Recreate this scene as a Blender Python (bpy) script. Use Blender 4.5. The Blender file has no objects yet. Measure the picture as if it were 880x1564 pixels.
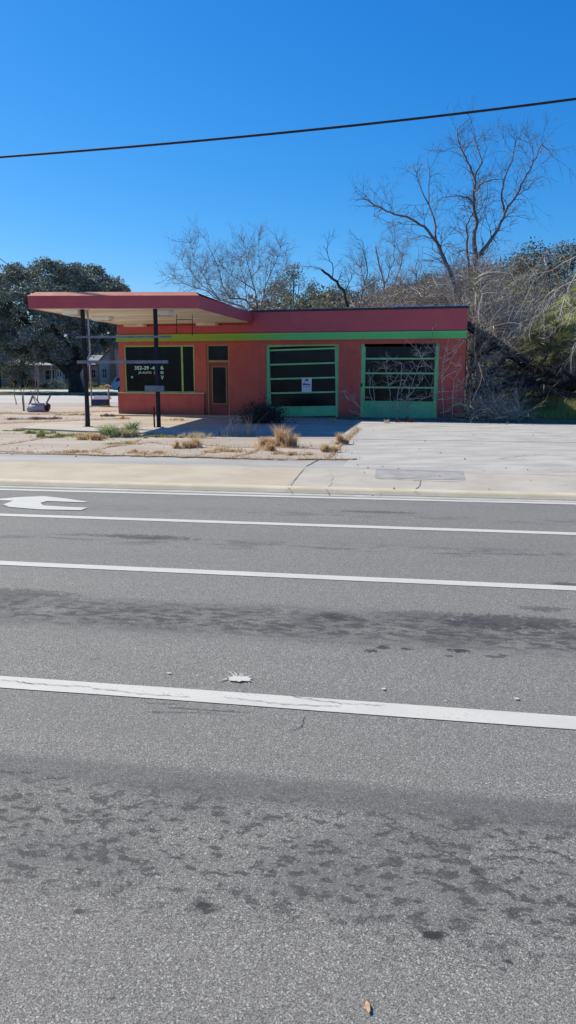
import bpy, bmesh, math, random
import numpy as np
from mathutils import Vector, Matrix
random.seed(7); RNG = np.random.default_rng(11)
PI = math.pi
S = bpy.context.scene
COL = S.collection

# ------------------------------------------------------------------ survey of the place
F = 1129.0; PITCH = math.atan(214/F); EYE = 1.65
CP, SP = math.cos(PITCH), math.sin(PITCH)
def hz(y):                                   # the ground falls gently behind the lot
    t = min(max((y-34)/36, 0), 1); return -0.4*t*t*(3-2*t)
def ray(u, v):
    z = -(v-782); return Vector(((u-440), F*CP+z*SP, z*CP-F*SP))
def G(u, v, z=0.0):
    r = ray(u, v); t = (z-EYE)/r.z; return Vector((r.x*t, r.y*t, z))
def GT(u, v):
    p = G(u, v)
    for _ in range(30): p = G(u, v, 0.5*hz(p.y)+0.5*p.z)
    return p
def atY(u, v, Y):
    r = ray(u, v); t = Y/r.y; return Vector((r.x*t, Y, EYE+r.z*t))

# ------------------------------------------------------------------ helpers
def tag(o, label=None, cat=None, group=None, kind=None):
    if label: o['label'] = label
    if cat: o['category'] = cat
    if group: o['group'] = group
    if kind: o['kind'] = kind
    return o
def empty(name, loc, rz=0.0, label=None, cat=None, group=None):
    o = bpy.data.objects.new(name, None); COL.objects.link(o)
    o.location = loc; o.rotation_euler = (0, 0, rz); o.empty_display_size = .3
    return tag(o, label, cat, group)
def link(name, me, parent=None, loc=None, rz=None):
    o = bpy.data.objects.new(name, me); COL.objects.link(o)
    if parent: o.parent = parent
    if loc is not None: o.location = loc
    if rz is not None: o.rotation_euler = (0, 0, rz)
    return o
def copy_tree(o, parent=None):
    c = o.copy(); COL.objects.link(c); c.parent = parent
    for ch in list(o.children): copy_tree(ch, c)
    return c

class MB:
    def __init__(s): s.v = []; s.f = []; s.sm = []
    def add(s, vs, fs, smooth=False):
        n = len(s.v); s.v += [tuple(p) for p in vs]
        for f in fs: s.f.append(tuple(i+n for i in f)); s.sm.append(smooth)
    def box(s, x0, x1, y0, y1, z0, z1, M=None):
        vs = [Vector(p) for p in ((x0,y0,z0),(x1,y0,z0),(x1,y1,z0),(x0,y1,z0),(x0,y0,z1),(x1,y0,z1),(x1,y1,z1),(x0,y1,z1))]
        if M: vs = [M @ p for p in vs]
        s.add(vs, [(0,3,2,1),(4,5,6,7),(0,1,5,4),(1,2,6,5),(2,3,7,6),(3,0,4,7)]); return s
    def bbox(s, x0, x1, y0, y1, z0, z1, b=.02, M=None):      # box with a chamfer all round
        bm = bmesh.new(); bmesh.ops.create_cube(bm, size=1)
        for v in bm.verts:
            v.co = Vector((x0+(v.co.x+.5)*(x1-x0), y0+(v.co.y+.5)*(y1-y0), z0+(v.co.z+.5)*(z1-z0)))
        bmesh.ops.bevel(bm, geom=bm.edges[:], offset=b, segments=2, affect='EDGES')
        bm.verts.ensure_lookup_table()
        vs = [(M @ v.co) if M else v.co.copy() for v in bm.verts]
        s.add(vs, [[v.index for v in f.verts] for f in bm.faces]); bm.free(); return s
    def poly(s, pts, z0, z1, M=None):                       # prism on a ground outline (ccw)
        n = len(pts)
        vs = [Vector((p[0], p[1], z0)) for p in pts]+[Vector((p[0], p[1], z1)) for p in pts]
        if M: vs = [M @ p for p in vs]
        s.add(vs, [tuple(range(n-1, -1, -1)), tuple(range(n, 2*n))]+[(i, (i+1) % n, n+(i+1) % n, n+i) for i in range(n)]); return s
    def sheet(s, pts, z):
        s.add([Vector((p[0], p[1], z)) for p in pts], [tuple(range(len(pts)))]); return s
    def tube(s, pts, rad, n=6, cap=True):
        pts = [Vector(p) for p in pts]; m = len(pts)
        if not hasattr(rad, '__len__'): rad = [rad]*m
        T = [(pts[min(i+1, m-1)]-pts[max(i-1, 0)]).normalized() for i in range(m)]
        a = Vector((0, 0, 1)) if abs(T[0].z) < .9 else Vector((1, 0, 0))
        N = T[0].cross(a).normalized(); vs = []
        for i in range(m):
            N = (N-T[i]*N.dot(T[i]))
            if N.length < 1e-6: N = T[i].orthogonal()
            N.normalize(); B = T[i].cross(N)
            for k in range(n):
                an = 2*PI*k/n; vs.append(pts[i]+(N*math.cos(an)+B*math.sin(an))*rad[i])
        fs = []
        for i in range(m-1):
            for k in range(n):
                fs.append((i*n+k, i*n+(k+1) % n, (i+1)*n+(k+1) % n, (i+1)*n+k))
        if cap and n > 3: fs += [tuple(range(n-1, -1, -1)), tuple(range((m-1)*n, m*n))]
        s.add(vs, fs, n > 3); return s
    def build(s, name, mat, parent=None, loc=None, rz=None):
        me = bpy.data.meshes.new(name); me.from_pydata(s.v, [], s.f); me.update()
        me.polygons.foreach_set('use_smooth', s.sm)
        me.materials.append(mat)
        return link(name, me, parent, loc, rz)

def quads_mesh(name, V, mat, k=4):                            # V: (N,k,3) array, one k-gon each
    n = V.shape[0]; me = bpy.data.meshes.new(name)
    me.vertices.add(n*k); me.vertices.foreach_set('co', V.reshape(-1).astype(np.float32))
    me.loops.add(n*k); me.loops.foreach_set('vertex_index', np.arange(n*k, dtype=np.int32))
    me.polygons.add(n); me.polygons.foreach_set('loop_start', np.arange(0, n*k, k, dtype=np.int32))
    me.polygons.foreach_set('loop_total', np.full(n, k, dtype=np.int32))
    me.update(calc_edges=True); me.validate(); me.materials.append(mat); return me
def leaf_quads(C, size, flat=.0, aspect=.55):
    n = len(C); a = RNG.normal(size=(n, 3)); a[:, 2] *= (1-flat); a /= np.linalg.norm(a, axis=1, keepdims=True)
    b = RNG.normal(size=(n, 3)); b -= a*np.sum(a*b, 1, keepdims=True); b /= np.linalg.norm(b, axis=1, keepdims=True)
    s = size*RNG.uniform(.55, 1.35, (n, 1)); w = s*aspect
    return np.stack([C-a*s*.5, C+b*w*.5-a*s*.05, C+a*s*.5, C-b*w*.5-a*s*.05], 1)
def blades(P, h, lean=.35, w=.006):                           # grass blades as bent tapering strips (2 quads -> tri tips)
    n = len(P); h = h*RNG.uniform(.45, 1.2, n)
    an = RNG.uniform(0, 2*PI, n); d = np.stack([np.cos(an), np.sin(an), 0*an], 1)
    an2 = RNG.uniform(0, 2*PI, n); s = np.stack([np.cos(an2), np.sin(an2), 0*an2], 1)*w
    L = (lean*RNG.uniform(.2, 1.3, n)*h)[:, None]; up = np.array([0, 0, 1.])
    m = P+d*L*.35+up*(h*.6)[:, None]; t = P+d*L*1.0+up*h[:, None]
    return np.concatenate([np.stack([P-s, P+s, m+s*.7, m-s*.7], 1), np.stack([m-s*.7, m+s*.7, t+s*.12, t-s*.12], 1)], 0)

# ------------------------------------------------------------------ materials
def newmat(name):
    m = bpy.data.materials.new(name); m.use_nodes = True; nt = m.node_tree; nt.nodes.clear()
    o = nt.nodes.new('ShaderNodeOutputMaterial'); return m, nt, o
def N(nt, t, **kw):
    n = nt.nodes.new(t)
    for k, v in kw.items():
        if k.startswith('i_'): n.inputs[k[2:].replace('_', ' ')].default_value = v
        else: setattr(n, k, v)
    return n
def mixc(nt, fac, a, b, mode='MIX'):
    n = nt.nodes.new('ShaderNodeMix'); n.data_type = 'RGBA'; n.blend_type = mode
    for s, v in ((0, fac), (6, a), (7, b)):
        if hasattr(v, 'is_output') or isinstance(v, bpy.types.NodeSocket): nt.links.new(v, n.inputs[s])
        else: n.inputs[s].default_value = v if s == 0 else (*v, 1) if len(v) == 3 else v
    return n.outputs[2]
def mth(nt, op, a, b=None, c=None, clamp=False):
    n = nt.nodes.new('ShaderNodeMath'); n.operation = op; n.use_clamp = clamp
    for s, v in enumerate((a, b, c)):
        if v is None: continue
        if isinstance(v, bpy.types.NodeSocket): nt.links.new(v, n.inputs[s])
        else: n.inputs[s].default_value = v
    return n.outputs[0]
def noise(nt, vec, scale, detail=4, rough=.55, dist=0, out='Fac'):
    n = N(nt, 'ShaderNodeTexNoise'); n.inputs['Scale'].default_value = scale; n.inputs['Detail'].default_value = detail
    n.inputs['Roughness'].default_value = rough; n.inputs['Distortion'].default_value = dist
    nt.links.new(vec, n.inputs['Vector']); return n.outputs[0 if out == 'Fac' else 1]
def smooth(nt, x, lo, hi, a=0., b=1.):
    n = N(nt, 'ShaderNodeMapRange'); n.interpolation_type = 'SMOOTHSTEP'
    nt.links.new(x, n.inputs[0]); n.inputs[1].default_value = lo; n.inputs[2].default_value = hi
    n.inputs[3].default_value = a; n.inputs[4].default_value = b; return n.outputs[0]
def mapped(nt, vec, scale=(1, 1, 1), loc=(0, 0, 0)):
    n = N(nt, 'ShaderNodeMapping'); n.inputs['Scale'].default_value = scale; n.inputs['Location'].default_value = loc
    nt.links.new(vec, n.inputs[0]); return n.outputs[0]
def finish(nt, o, col, rough=.8, bump=None, bstr=.3, bdist=.01, metal=0., spec=.5):
    p = N(nt, 'ShaderNodeBsdfPrincipled')
    if isinstance(col, bpy.types.NodeSocket): nt.links.new(col, p.inputs['Base Color'])
    else: p.inputs['Base Color'].default_value = (*col, 1)
    if isinstance(rough, bpy.types.NodeSocket): nt.links.new(rough, p.inputs['Roughness'])
    else: p.inputs['Roughness'].default_value = rough
    p.inputs['Metallic'].default_value = metal; p.inputs['Specular IOR Level'].default_value = spec
    if bump is not None:
        b = N(nt, 'ShaderNodeBump'); b.inputs['Strength'].default_value = bstr; b.inputs['Distance'].default_value = bdist
        nt.links.new(bump, b.inputs['Height']); nt.links.new(b.outputs[0], p.inputs['Normal'])
    nt.links.new(p.outputs[0], o.inputs[0]); return p
def pm(name, c1, c2, scale=4, rough=.8, bstr=.25, bdist=.01, fine=40, metal=0, stretch=(1, 1, 1), dirt=None, dirt_amt=.5, spec=.4):
    m, nt, o = newmat(name); tc = N(nt, 'ShaderNodeTexCoord').outputs['Object']
    v = mapped(nt, tc, stretch)
    a = noise(nt, v, scale, 5, .6); b = noise(nt, v, fine, 3, .6)
    f = smooth(nt, mth(nt, 'ADD', mth(nt, 'MULTIPLY', a, .75), mth(nt, 'MULTIPLY', b, .25)), .36, .64)
    c = mixc(nt, f, c1, c2)
    if dirt:
        d = smooth(nt, noise(nt, v, scale*.6, 6, .7, .5), .52, .72, 0, dirt_amt); c = mixc(nt, d, c, dirt)
    finish(nt, o, c, rough, b, bstr, bdist, metal, spec); return m
def leafmat(name, c1, c2, c3=None, trans=.25, nscale=.5, rough=.6):
    m, nt, o = newmat(name); tc = N(nt, 'ShaderNodeTexCoord').outputs['Object']
    g = N(nt, 'ShaderNodeNewGeometry').outputs['Random Per Island']
    c = mixc(nt, g, c1, c2)
    if c3: c = mixc(nt, smooth(nt, noise(nt, tc, nscale, 3), .45, .62), c, c3)
    p = finish(nt, o, c, rough, spec=.3)
    t = N(nt, 'ShaderNodeBsdfTranslucent'); nt.links.new(c, t.inputs[0])
    mx = N(nt, 'ShaderNodeMixShader'); mx.inputs[0].default_value = trans
    nt.links.new(p.outputs[0], mx.inputs[1]); nt.links.new(t.outputs[0], mx.inputs[2]); nt.links.new(mx.outputs[0], o.inputs[0])
    return m

M = {}
RT = math.radians(9.3)                                        # the road's direction
def road_uv(p): return (p[0]*math.cos(RT)-p[1]*math.sin(RT), p[0]*math.sin(RT)+p[1]*math.cos(RT))
def mat_road():
    m, nt, o = newmat('asphalt'); tc = N(nt, 'ShaderNodeTexCoord').outputs['Object']
    sep = N(nt, 'ShaderNodeSeparateXYZ'); nt.links.new(tc, sep.inputs[0]); X, Y = sep.outputs[0], sep.outputs[1]
    vo = N(nt, 'ShaderNodeTexVoronoi'); vo.inputs['Scale'].default_value = 330; nt.links.new(tc, vo.inputs['Vector'])
    vs = N(nt, 'ShaderNodeSeparateColor'); nt.links.new(vo.outputs['Color'], vs.inputs[0]); agg = vs.outputs[0]
    vo2 = N(nt, 'ShaderNodeTexVoronoi'); vo2.inputs['Scale'].default_value = 210; nt.links.new(tc, vo2.inputs['Vector'])
    vs2 = N(nt, 'ShaderNodeSeparateColor'); nt.links.new(vo2.outputs['Color'], vs2.inputs[0]); agg2 = vs2.outputs[1]
    fine = noise(nt, tc, 170, 3, .7)
    c = mixc(nt, smooth(nt, agg, 0, 1), (.085, .08, .071), (.43, .41, .365))
    c = mixc(nt, smooth(nt, fine, .35, .7), mixc(nt, .42, c, (.08, .078, .07)), c)
    c = mixc(nt, smooth(nt, agg2, .93, .99, 0, .75), c, (.62, .60, .55))
    c = mixc(nt, smooth(nt, agg2, .1, .03, 0, .6), c, (.035, .035, .037))
    # broad tone: long streaks along the lanes
    st = noise(nt, mapped(nt, tc, (.22, 1.6, 1)), 1.3, 4, .6)
    c = mixc(nt, smooth(nt, st, .3, .7, 0, .30), c, (.16, .155, .14))
    # wheel-path stains: bands along the lanes, broken into blotches
    def band(lo, hi, s=.2):
        return mth(nt, 'MULTIPLY', smooth(nt, Y, lo-s, lo+s), smooth(nt, Y, hi-s, hi+s, 1, 0))
    wob = noise(nt, mapped(nt, tc, (.6, .6, 1)), 1.0, 2)
    vb = mapped(nt, tc, (.62, 1, 1))
    n1 = noise(nt, vb, 27, 3, .6, .05); n2 = noise(nt, vb, 3.0, 4, .6)
    bA = band(2.02, 2.72, .16)
    spA = smooth(nt, mth(nt, 'ADD', mth(nt, 'MULTIPLY', n1, .86), mth(nt, 'MULTIPLY', n2, .14)), .50, .60)
    c = mixc(nt, mth(nt, 'MULTIPLY', mth(nt, 'MULTIPLY', bA, spA), smooth(nt, agg, 0, 1, 1.0, .6)), c, (.035, .034, .033))
    c = mixc(nt, mth(nt, 'MULTIPLY', bA, smooth(nt, n2, .3, .7, .05, .42)), c, (.075, .075, .075))
    c = mixc(nt, mth(nt, 'MULTIPLY', band(2.66, 2.86, .05), smooth(nt, st, .2, .8, .45, .75)), c, (.075, .075, .075))
    bB = band(4.55, 5.12, .17)
    n3 = noise(nt, mapped(nt, tc, (.5, 1, 1), (3, 7, 0)), 15, 5, .66, .3)
    c = mixc(nt, mth(nt, 'MULTIPLY', mth(nt, 'MULTIPLY', bB, smooth(nt, n3, .44, .60)), .74), c, (.028, .028, .03))
    c = mixc(nt, mth(nt, 'MULTIPLY', bB, smooth(nt, n2, .32, .65, .1, .55)), c, (.05, .05, .052))
    bC = mth(nt, 'MAXIMUM', band(6.95, 7.3, .14), mth(nt, 'MULTIPLY', band(8.65, 8.95, .12), .6))
    n4 = noise(nt, mapped(nt, tc, (.3, 1, 1), (1, 2, 0)), 7, 5, .66, .3)
    c = mixc(nt, mth(nt, 'MULTIPLY', mth(nt, 'MULTIPLY', bC, smooth(nt, n4, .45, .62)), .55), c, (.045, .045, .047))
    # single oil spots with shapes of their own
    warp = noise(nt, tc, 26, 3, .6)
    spots = [(665,1428,.040,.026,.95),(648,1420,.03,.02,.6),(305,1385,.034,.022,.85),(318,1392,.02,.014,.8),(775,1468,.017,.013,.85),(768,1480,.012,.01,.6),
             (590,1402,.03,.018,.5),(730,1330,.03,.03,.5),(740,1355,.05,.03,.55),(640,1308,.05,.02,.5),(450,1335,.025,.015,.5),(120,1392,.02,.013,.7),(172,1526,.016,.01,.7),
             (568,994,.05,.03,.9),(586,989,.04,.03,.8),(620,991,.03,.02,.8),(700,994,.07,.03,.9),(686,1002,.03,.02,.6),(755,1003,.06,.02,.6),(768,1001,.03,.02,.6),
             (510,941,.12,.06,.75),(765,950,.42,.16,.65),(820,950,.3,.12,.6),(830,930,.16,.06,.5),(660,940,.3,.1,.35),(20,905,.5,.1,.5),(215,820,.6,.1,.6),(575,782,.5,.08,.5),
             (100,1172,.03,.006,.0),(862,892,.12,.05,.6)]
    tot = None
    for (u, v, rx, ry, s) in spots:
        if not s: continue
        a, b = road_uv(G(u, v, -.06))
        dx = mth(nt, 'DIVIDE', mth(nt, 'SUBTRACT', X, a), rx); dy = mth(nt, 'DIVIDE', mth(nt, 'SUBTRACT', Y, b), ry)
        r2 = mth(nt, 'ADD', mth(nt, 'MULTIPLY', dx, dx), mth(nt, 'MULTIPLY', dy, dy))
        r2 = mth(nt, 'ADD', r2, mth(nt, 'MULTIPLY', mth(nt, 'SUBTRACT', warp, .5), 5.0))
        k = smooth(nt, r2, 1.5, .4, 0, s)
        tot = k if tot is None else mth(nt, 'MAXIMUM', tot, k)
    c = mixc(nt, tot, c, (.022, .022, .024))
    h = mth(nt, 'ADD', mth(nt, 'MULTIPLY', agg, .6), fine)
    finish(nt, o, c, .82, h, .55, .004, spec=.35); return m
M['road'] = mat_road()
def mat_line(name, worn=.35):
    m, nt, o = newmat(name); tc = N(nt, 'ShaderNodeTexCoord').outputs['Object']
    n = noise(nt, tc, 60, 4, .7); g = noise(nt, mapped(nt, tc, (.5, 1.5, 1)), 5, 4, .6)
    f = smooth(nt, mth(nt, 'ADD', mth(nt, 'MULTIPLY', n, .6), mth(nt, 'MULTIPLY', g, .4)), .43, .33, 0, .8)
    c = mixc(nt, f, (.57, .55, .48), (.24, .235, .22))
    c = mixc(nt, smooth(nt, g, .35, .7, 0, worn), c, (.4, .4, .39))
    finish(nt, o, c, .6, n, .3, .002); return m
M['line'] = mat_line('road_paint')
M['crack'] = pm('crack_dark', (.03,.03,.03), (.08,.08,.08), 20, .9)
M['concrete'] = pm('cream_concrete', (.40,.345,.25), (.47,.41,.305), 1.1, .85, .35, .006, 45, dirt=(.34,.28,.19), dirt_amt=.7)
M['concrete_grey'] = pm('grey_concrete', (.38,.345,.29), (.46,.42,.355), 1.3, .85, .35, .006, 60, dirt=(.30,.27,.23), dirt_amt=.65)
M['kerb'] = pm('kerb_concrete', (.50,.43,.29), (.60,.53,.38), 1.6, .85, .3, .006, 50, dirt=(.42,.35,.22), dirt_amt=.6)
M['gutter'] = pm('gutter_concrete', (.38,.36,.30), (.48,.46,.39), 2.2, .85, .3, .006, 60, dirt=(.30,.28,.22))
M['slab'] = pm('tan_slab', (.32,.27,.215), (.43,.37,.30), .7, .85, .4, .008, 40, dirt=(.33,.27,.22), dirt_amt=.6, stretch=(.5, 1.4, 1))
M['lot'] = pm('old_asphalt', (.345,.325,.295), (.47,.445,.40), 1.6, .85, .5, .01, 60, stretch=(.55, 1.2, 1), dirt=(.28,.265,.24), dirt_amt=.75)
M['strip'] = pm('lot_edge_asphalt', (.31,.295,.27), (.40,.38,.345), 1.3, .85, .5, .008, 60, stretch=(.4, 1.3, 1), dirt=(.24,.235,.23))
M['patch'] = pm('patch_asphalt', (.27,.26,.245), (.37,.355,.335), 3, .85, .6, .008, 90, dirt=(.23,.225,.21))
M['joint'] = pm('joint_grime', (.11,.10,.085), (.2,.18,.15), 15, .9)
M['dirt'] = pm('dirt', (.17,.11,.065), (.30,.21,.125), 3, .95, .8, .03, 30)
M['street'] = pm('street_surface', (.40,.385,.36), (.48,.465,.44), .15, .9, .3, .01, 10, stretch=(.3, 1.5, 1), dirt=(.33,.31,.28))
M['grass_ground'] = pm('lawn', (.075,.085,.03), (.19,.17,.075), .35, .95, .8, .03, 12, dirt=(.26,.21,.13))
M['stucco0'] = pm('red_stucco', (.44,.082,.06), (.49,.10,.07), 1.4, .75, .35, .006, 60, dirt=(.33,.065,.05), dirt_amt=.5)
def mat_stucco():
    m, nt, o = newmat('red_stucco'); tc = N(nt, 'ShaderNodeTexCoord').outputs['Object']; sep = N(nt, 'ShaderNodeSeparateXYZ'); nt.links.new(tc, sep.inputs[0]); z = sep.outputs[2]
    a = noise(nt, tc, 1.3, 5, .6); st = noise(nt, mapped(nt, tc, (5, 5, .35)), 1.6, 4, .6); fn_ = noise(nt, tc, 60, 3)
    c = mixc(nt, smooth(nt, a, .35, .65), (.50,.088,.062), (.57,.11,.075))
    c = mixc(nt, smooth(nt, st, .5, .72, 0, .35), c, (.30,.06,.05))
    c = mixc(nt, smooth(nt, noise(nt, tc, 6, 5, .7), .62, .70, 0, .5), c, (.50,.18,.13))
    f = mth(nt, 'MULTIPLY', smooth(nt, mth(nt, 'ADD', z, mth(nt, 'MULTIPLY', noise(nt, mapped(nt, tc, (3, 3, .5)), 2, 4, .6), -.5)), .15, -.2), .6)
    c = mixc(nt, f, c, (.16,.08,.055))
    br = N(nt, 'ShaderNodeTexBrick'); br.inputs['Scale'].default_value = 1; br.inputs['Mortar Size'].default_value = .006; br.inputs['Brick Width'].default_value = .4; br.inputs['Row Height'].default_value = .2
    br.inputs['Color1'].default_value = (1,1,1,1); br.inputs['Color2'].default_value = (.9,.9,.9,1); br.inputs['Mortar'].default_value = (0,0,0,1)
    cm = N(nt, 'ShaderNodeCombineXYZ'); nt.links.new(sep.outputs[0], cm.inputs[0]); nt.links.new(z, cm.inputs[1]); nt.links.new(cm.outputs[0], br.inputs[0])
    finish(nt, o, c, .75, mth(nt, 'ADD', mth(nt, 'MULTIPLY', br.outputs[0], .5), mth(nt, 'MULTIPLY', fn_, .5)), .35, .006); return m
M['stucco'] = mat_stucco()
M['door_paint'] = pm('door_paint', (.27,.05,.045), (.33,.065,.05), 2, .6, .2, .004, 30, dirt=(.2,.05,.04))
M['fascia'] = pm('red_fascia', (.52,.082,.09), (.58,.095,.10), 1.2, .5, .15, .004, 30, dirt=(.33,.065,.075), dirt_amt=.45)
M['fascia_rim'] = pm('sunlit_rim', (.66,.22,.14), (.78,.32,.21), 2.5, .6, .2, .004, 30, dirt=(.50,.15,.11), dirt_amt=.6)  # fascia red lightened: sunlight on the bevel is put into the colour
M['soffit'] = pm('soffit_plaster', (.66,.55,.40), (.90,.82,.68), .9, .85, .4, .01, 20, dirt=(.40,.27,.16), dirt_amt=.85, stretch=(.35, 1.6, 1))
def mat_green(name):                                           # bounce-light tint put into the green: lime at office end, emerald at garage
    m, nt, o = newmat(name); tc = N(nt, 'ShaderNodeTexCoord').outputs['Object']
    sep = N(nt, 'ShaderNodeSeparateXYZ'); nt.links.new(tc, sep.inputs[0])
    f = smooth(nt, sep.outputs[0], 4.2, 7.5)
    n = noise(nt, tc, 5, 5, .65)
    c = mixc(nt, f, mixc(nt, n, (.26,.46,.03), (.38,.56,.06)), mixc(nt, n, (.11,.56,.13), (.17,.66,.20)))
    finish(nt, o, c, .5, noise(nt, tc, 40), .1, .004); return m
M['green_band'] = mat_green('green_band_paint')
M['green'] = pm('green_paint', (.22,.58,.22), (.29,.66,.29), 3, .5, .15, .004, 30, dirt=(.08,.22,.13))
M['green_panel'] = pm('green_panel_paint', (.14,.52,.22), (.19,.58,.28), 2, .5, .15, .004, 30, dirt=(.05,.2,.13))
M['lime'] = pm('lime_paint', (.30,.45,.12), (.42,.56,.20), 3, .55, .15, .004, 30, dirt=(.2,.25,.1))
M['lime_pale'] = pm('pale_lime_paint', (.42,.45,.22), (.55,.56,.33), 3, .55, .15, .004, 30)
M['door_frame'] = pm('door_frame_paint', (.38,.22,.08), (.46,.28,.12), 3, .6, .15, .004, 30, dirt=(.25,.22,.1))
M['cap'] = pm('roof_flashing', (.02,.02,.03), (.04,.04,.05), 5, .6)
M['debris'] = pm('roof_debris', (.35,.36,.38), (.6,.6,.6), 9, .9, .5, .02)
M['black'] = pm('dark_post_paint', (.010,.012,.015), (.022,.026,.032), 5, .6, .2, .003, 40, spec=.25)
M['galv'] = pm('weathered_rail', (.16,.165,.185), (.26,.265,.29), 5, .5, .2, .003, 40, dirt=(.16,.14,.13))
M['light_pipe'] = pm('pale_pipe', (.36,.38,.40), (.5,.52,.54), 6, .5)
M['fixture'] = pm('fixture_enamel', (.80,.82,.86), (.86,.88,.90), 4, .45, .1, .003)
M['fixture_base'] = pm('fixture_underside', (.45,.42,.36), (.55,.52,.46), 4, .5)
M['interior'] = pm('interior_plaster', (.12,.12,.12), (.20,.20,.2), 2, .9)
M['white'] = pm('white_sign', (.62,.62,.66), (.72,.72,.74), 3, .5)
M['ink'] = pm('sign_ink', (.05,.04,.07), (.09,.07,.1), 8, .5)
M['sign_red'] = pm('sign_faded_ink', (.3,.2,.24), (.4,.28,.3), 8, .5)
M['cyan'] = pm('cyan_lettering', (.42,.75,.80), (.60,.88,.88), 8, .5)
M['yellow_txt'] = pm('pale_lettering', (.55,.66,.32), (.68,.76,.45), 8, .5)
M['green_txt'] = pm('mint_lettering', (.35,.62,.45), (.5,.78,.6), 8, .5)
def mat_glass(name, tint, mixf=.5):
    m, nt, o = newmat(name); tc = N(nt, 'ShaderNodeTexCoord').outputs['Object']
    t = N(nt, 'ShaderNodeBsdfTransparent'); t.inputs[0].default_value = (*tint, 1)
    p = N(nt, 'ShaderNodeBsdfPrincipled'); p.inputs['Base Color'].default_value = (.008, .010, .013, 1); p.inputs['Roughness'].default_value = .12; p.inputs['Specular IOR Level'].default_value = .22
    nt.links.new(smooth(nt, noise(nt, tc, 2.5, 4), .3, .7, .06, .22), p.inputs['Roughness'])
    mx = N(nt, 'ShaderNodeMixShader'); mx.inputs[0].default_value = mixf
    nt.links.new(t.outputs[0], mx.inputs[1]); nt.links.new(p.outputs[0], mx.inputs[2]); nt.links.new(mx.outputs[0], o.inputs[0]); return m
M['glass'] = mat_glass('window_glass', (.45,.5,.55), .72)
M['glass_dark'] = mat_glass('grimy_glass', (.10,.11,.13), .92)
M['bark_grey'] = pm('bare_bark', (.19,.165,.15), (.33,.30,.27), 3, .9, .6, .02, 30)
M['bark_dark'] = pm('dark_bark', (.03,.026,.023), (.075,.065,.058), 3, .9, .7, .03, 25)
M['bark_purple'] = pm('winter_bark', (.12,.10,.10), (.21,.18,.175), 3, .9, .6, .02, 30)
M['bark_pale'] = pm('pale_bark', (.36,.33,.28), (.52,.48,.42), 3, .9, .5, .02, 30)
M['twig'] = leafmat('thicket_twigs', (.24,.21,.175), (.64,.585,.51), (.21,.185,.15), 0, .7, .9)
M['twig_front'] = leafmat('front_shrub_twigs', (.36,.31,.26), (.62,.56,.49), None, 0)
M['heap'] = leafmat('brush_heap_twigs', (.16,.14,.11), (.46,.41,.34), (.24,.21,.16), 0, .8, .9)
M['twig_red'] = leafmat('vine_twigs', (.55,.38,.30), (.80,.62,.52), None, 0)
M['leaf_oak'] = leafmat('oak_foliage', (.095,.125,.08), (.27,.31,.23), (.21,.24,.22), .12, .6)
M['leaf_ever'] = leafmat('evergreen_foliage', (.075,.09,.05), (.20,.21,.14), (.15,.14,.105), .3, .5)
M['leaf_pale'] = leafmat('pale_foliage', (.10,.12,.06), (.19,.20,.12), None, .2)
M['leaf_olive'] = leafmat('undergrowth_leaves', (.12,.145,.05), (.37,.37,.17), (.40,.34,.24), .4, .6)
M['vine_leaf'] = leafmat('vine_leaves', (.10,.095,.06), (.28,.25,.185), (.17,.15,.115), .2, .7)
M['palm'] = leafmat('palm_fronds', (.16,.22,.06), (.42,.46,.17), (.40,.36,.18), .45, 1.2)
M['grass_green'] = leafmat('green_blades', (.15,.22,.04), (.40,.42,.12), (.42,.34,.15), .3, 2)
M['grass_dry'] = leafmat('dry_blades', (.50,.35,.18), (.78,.62,.38), (.55,.32,.17), .4, 6)
M['grass_straw'] = leafmat('straw_blades', (.45,.38,.25), (.66,.58,.42), None, .35)
M['straw_shade'] = leafmat('shaded_stalks', (.20,.17,.13), (.34,.30,.24), None, .1)  # darker straw copy, shade on the stalks put into the colour
M['litter'] = leafmat('leaf_litter', (.15,.10,.06), (.36,.29,.20), (.22,.18,.14), .1, 3)
M['dead_shrub'] = leafmat('dead_shrub_leaves', (.035,.03,.022), (.09,.075,.055), None, .1)
M['weed'] = leafmat('weed_leaves', (.24,.31,.12), (.48,.54,.28), (.52,.45,.25), .25, 3)
M['siding'] = pm('grey_siding', (.30,.32,.32), (.38,.39,.39), 1, .8, .3, .01, 20)
M['siding_cream'] = pm('cream_siding', (.48,.45,.40), (.56,.53,.47), 1, .8, .3, .01, 20)
M['roof_pale'] = pm('pale_roof', (.42,.38,.37), (.52,.48,.46), 1.5, .9, .3, .01, 12)
M['roof_grey'] = pm('grey_shingles', (.20,.21,.23), (.28,.29,.31), 1.5, .9, .3, .01, 12)
M['trim'] = pm('white_trim', (.62,.62,.62), (.72,.72,.7), 2, .6)
M['pane'] = pm('dark_pane', (.02,.022,.026), (.04,.043,.05), 2, .15)
M['brick'] = pm('brown_brick', (.22,.13,.10), (.30,.19,.15), 4, .9, .5, .01, 30)
M['carpaint'] = pm('silver_blue_car_paint', (.42,.44,.47), (.46,.48,.5), 2, .35, 0, .001, 20, metal=.15)
M['tyre'] = pm('tyre_rubber', (.02,.02,.02), (.035,.035,.035), 10, .85)
M['rim'] = pm('wheel_rim', (.4,.4,.42), (.5,.5,.52), 4, .35, metal=.8)
M['taillight'] = pm('taillight_lens', (.55,.05,.06), (.65,.09,.09), 5, .25)
M['grey_plastic'] = pm('grey_moulded_shell', (.33,.34,.36), (.43,.44,.46), 3, .6, dirt=(.25,.24,.23))
M['navy'] = pm('navy_panel', (.018,.025,.07), (.035,.045,.10), 4, .5)
M['cable'] = pm('cable_sheath', (.012,.012,.02), (.03,.03,.045), 5, .6)
M['leaf_tan'] = pm('fallen_leaf', (.50,.28,.14), (.62,.38,.21), 60, .8)
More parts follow.
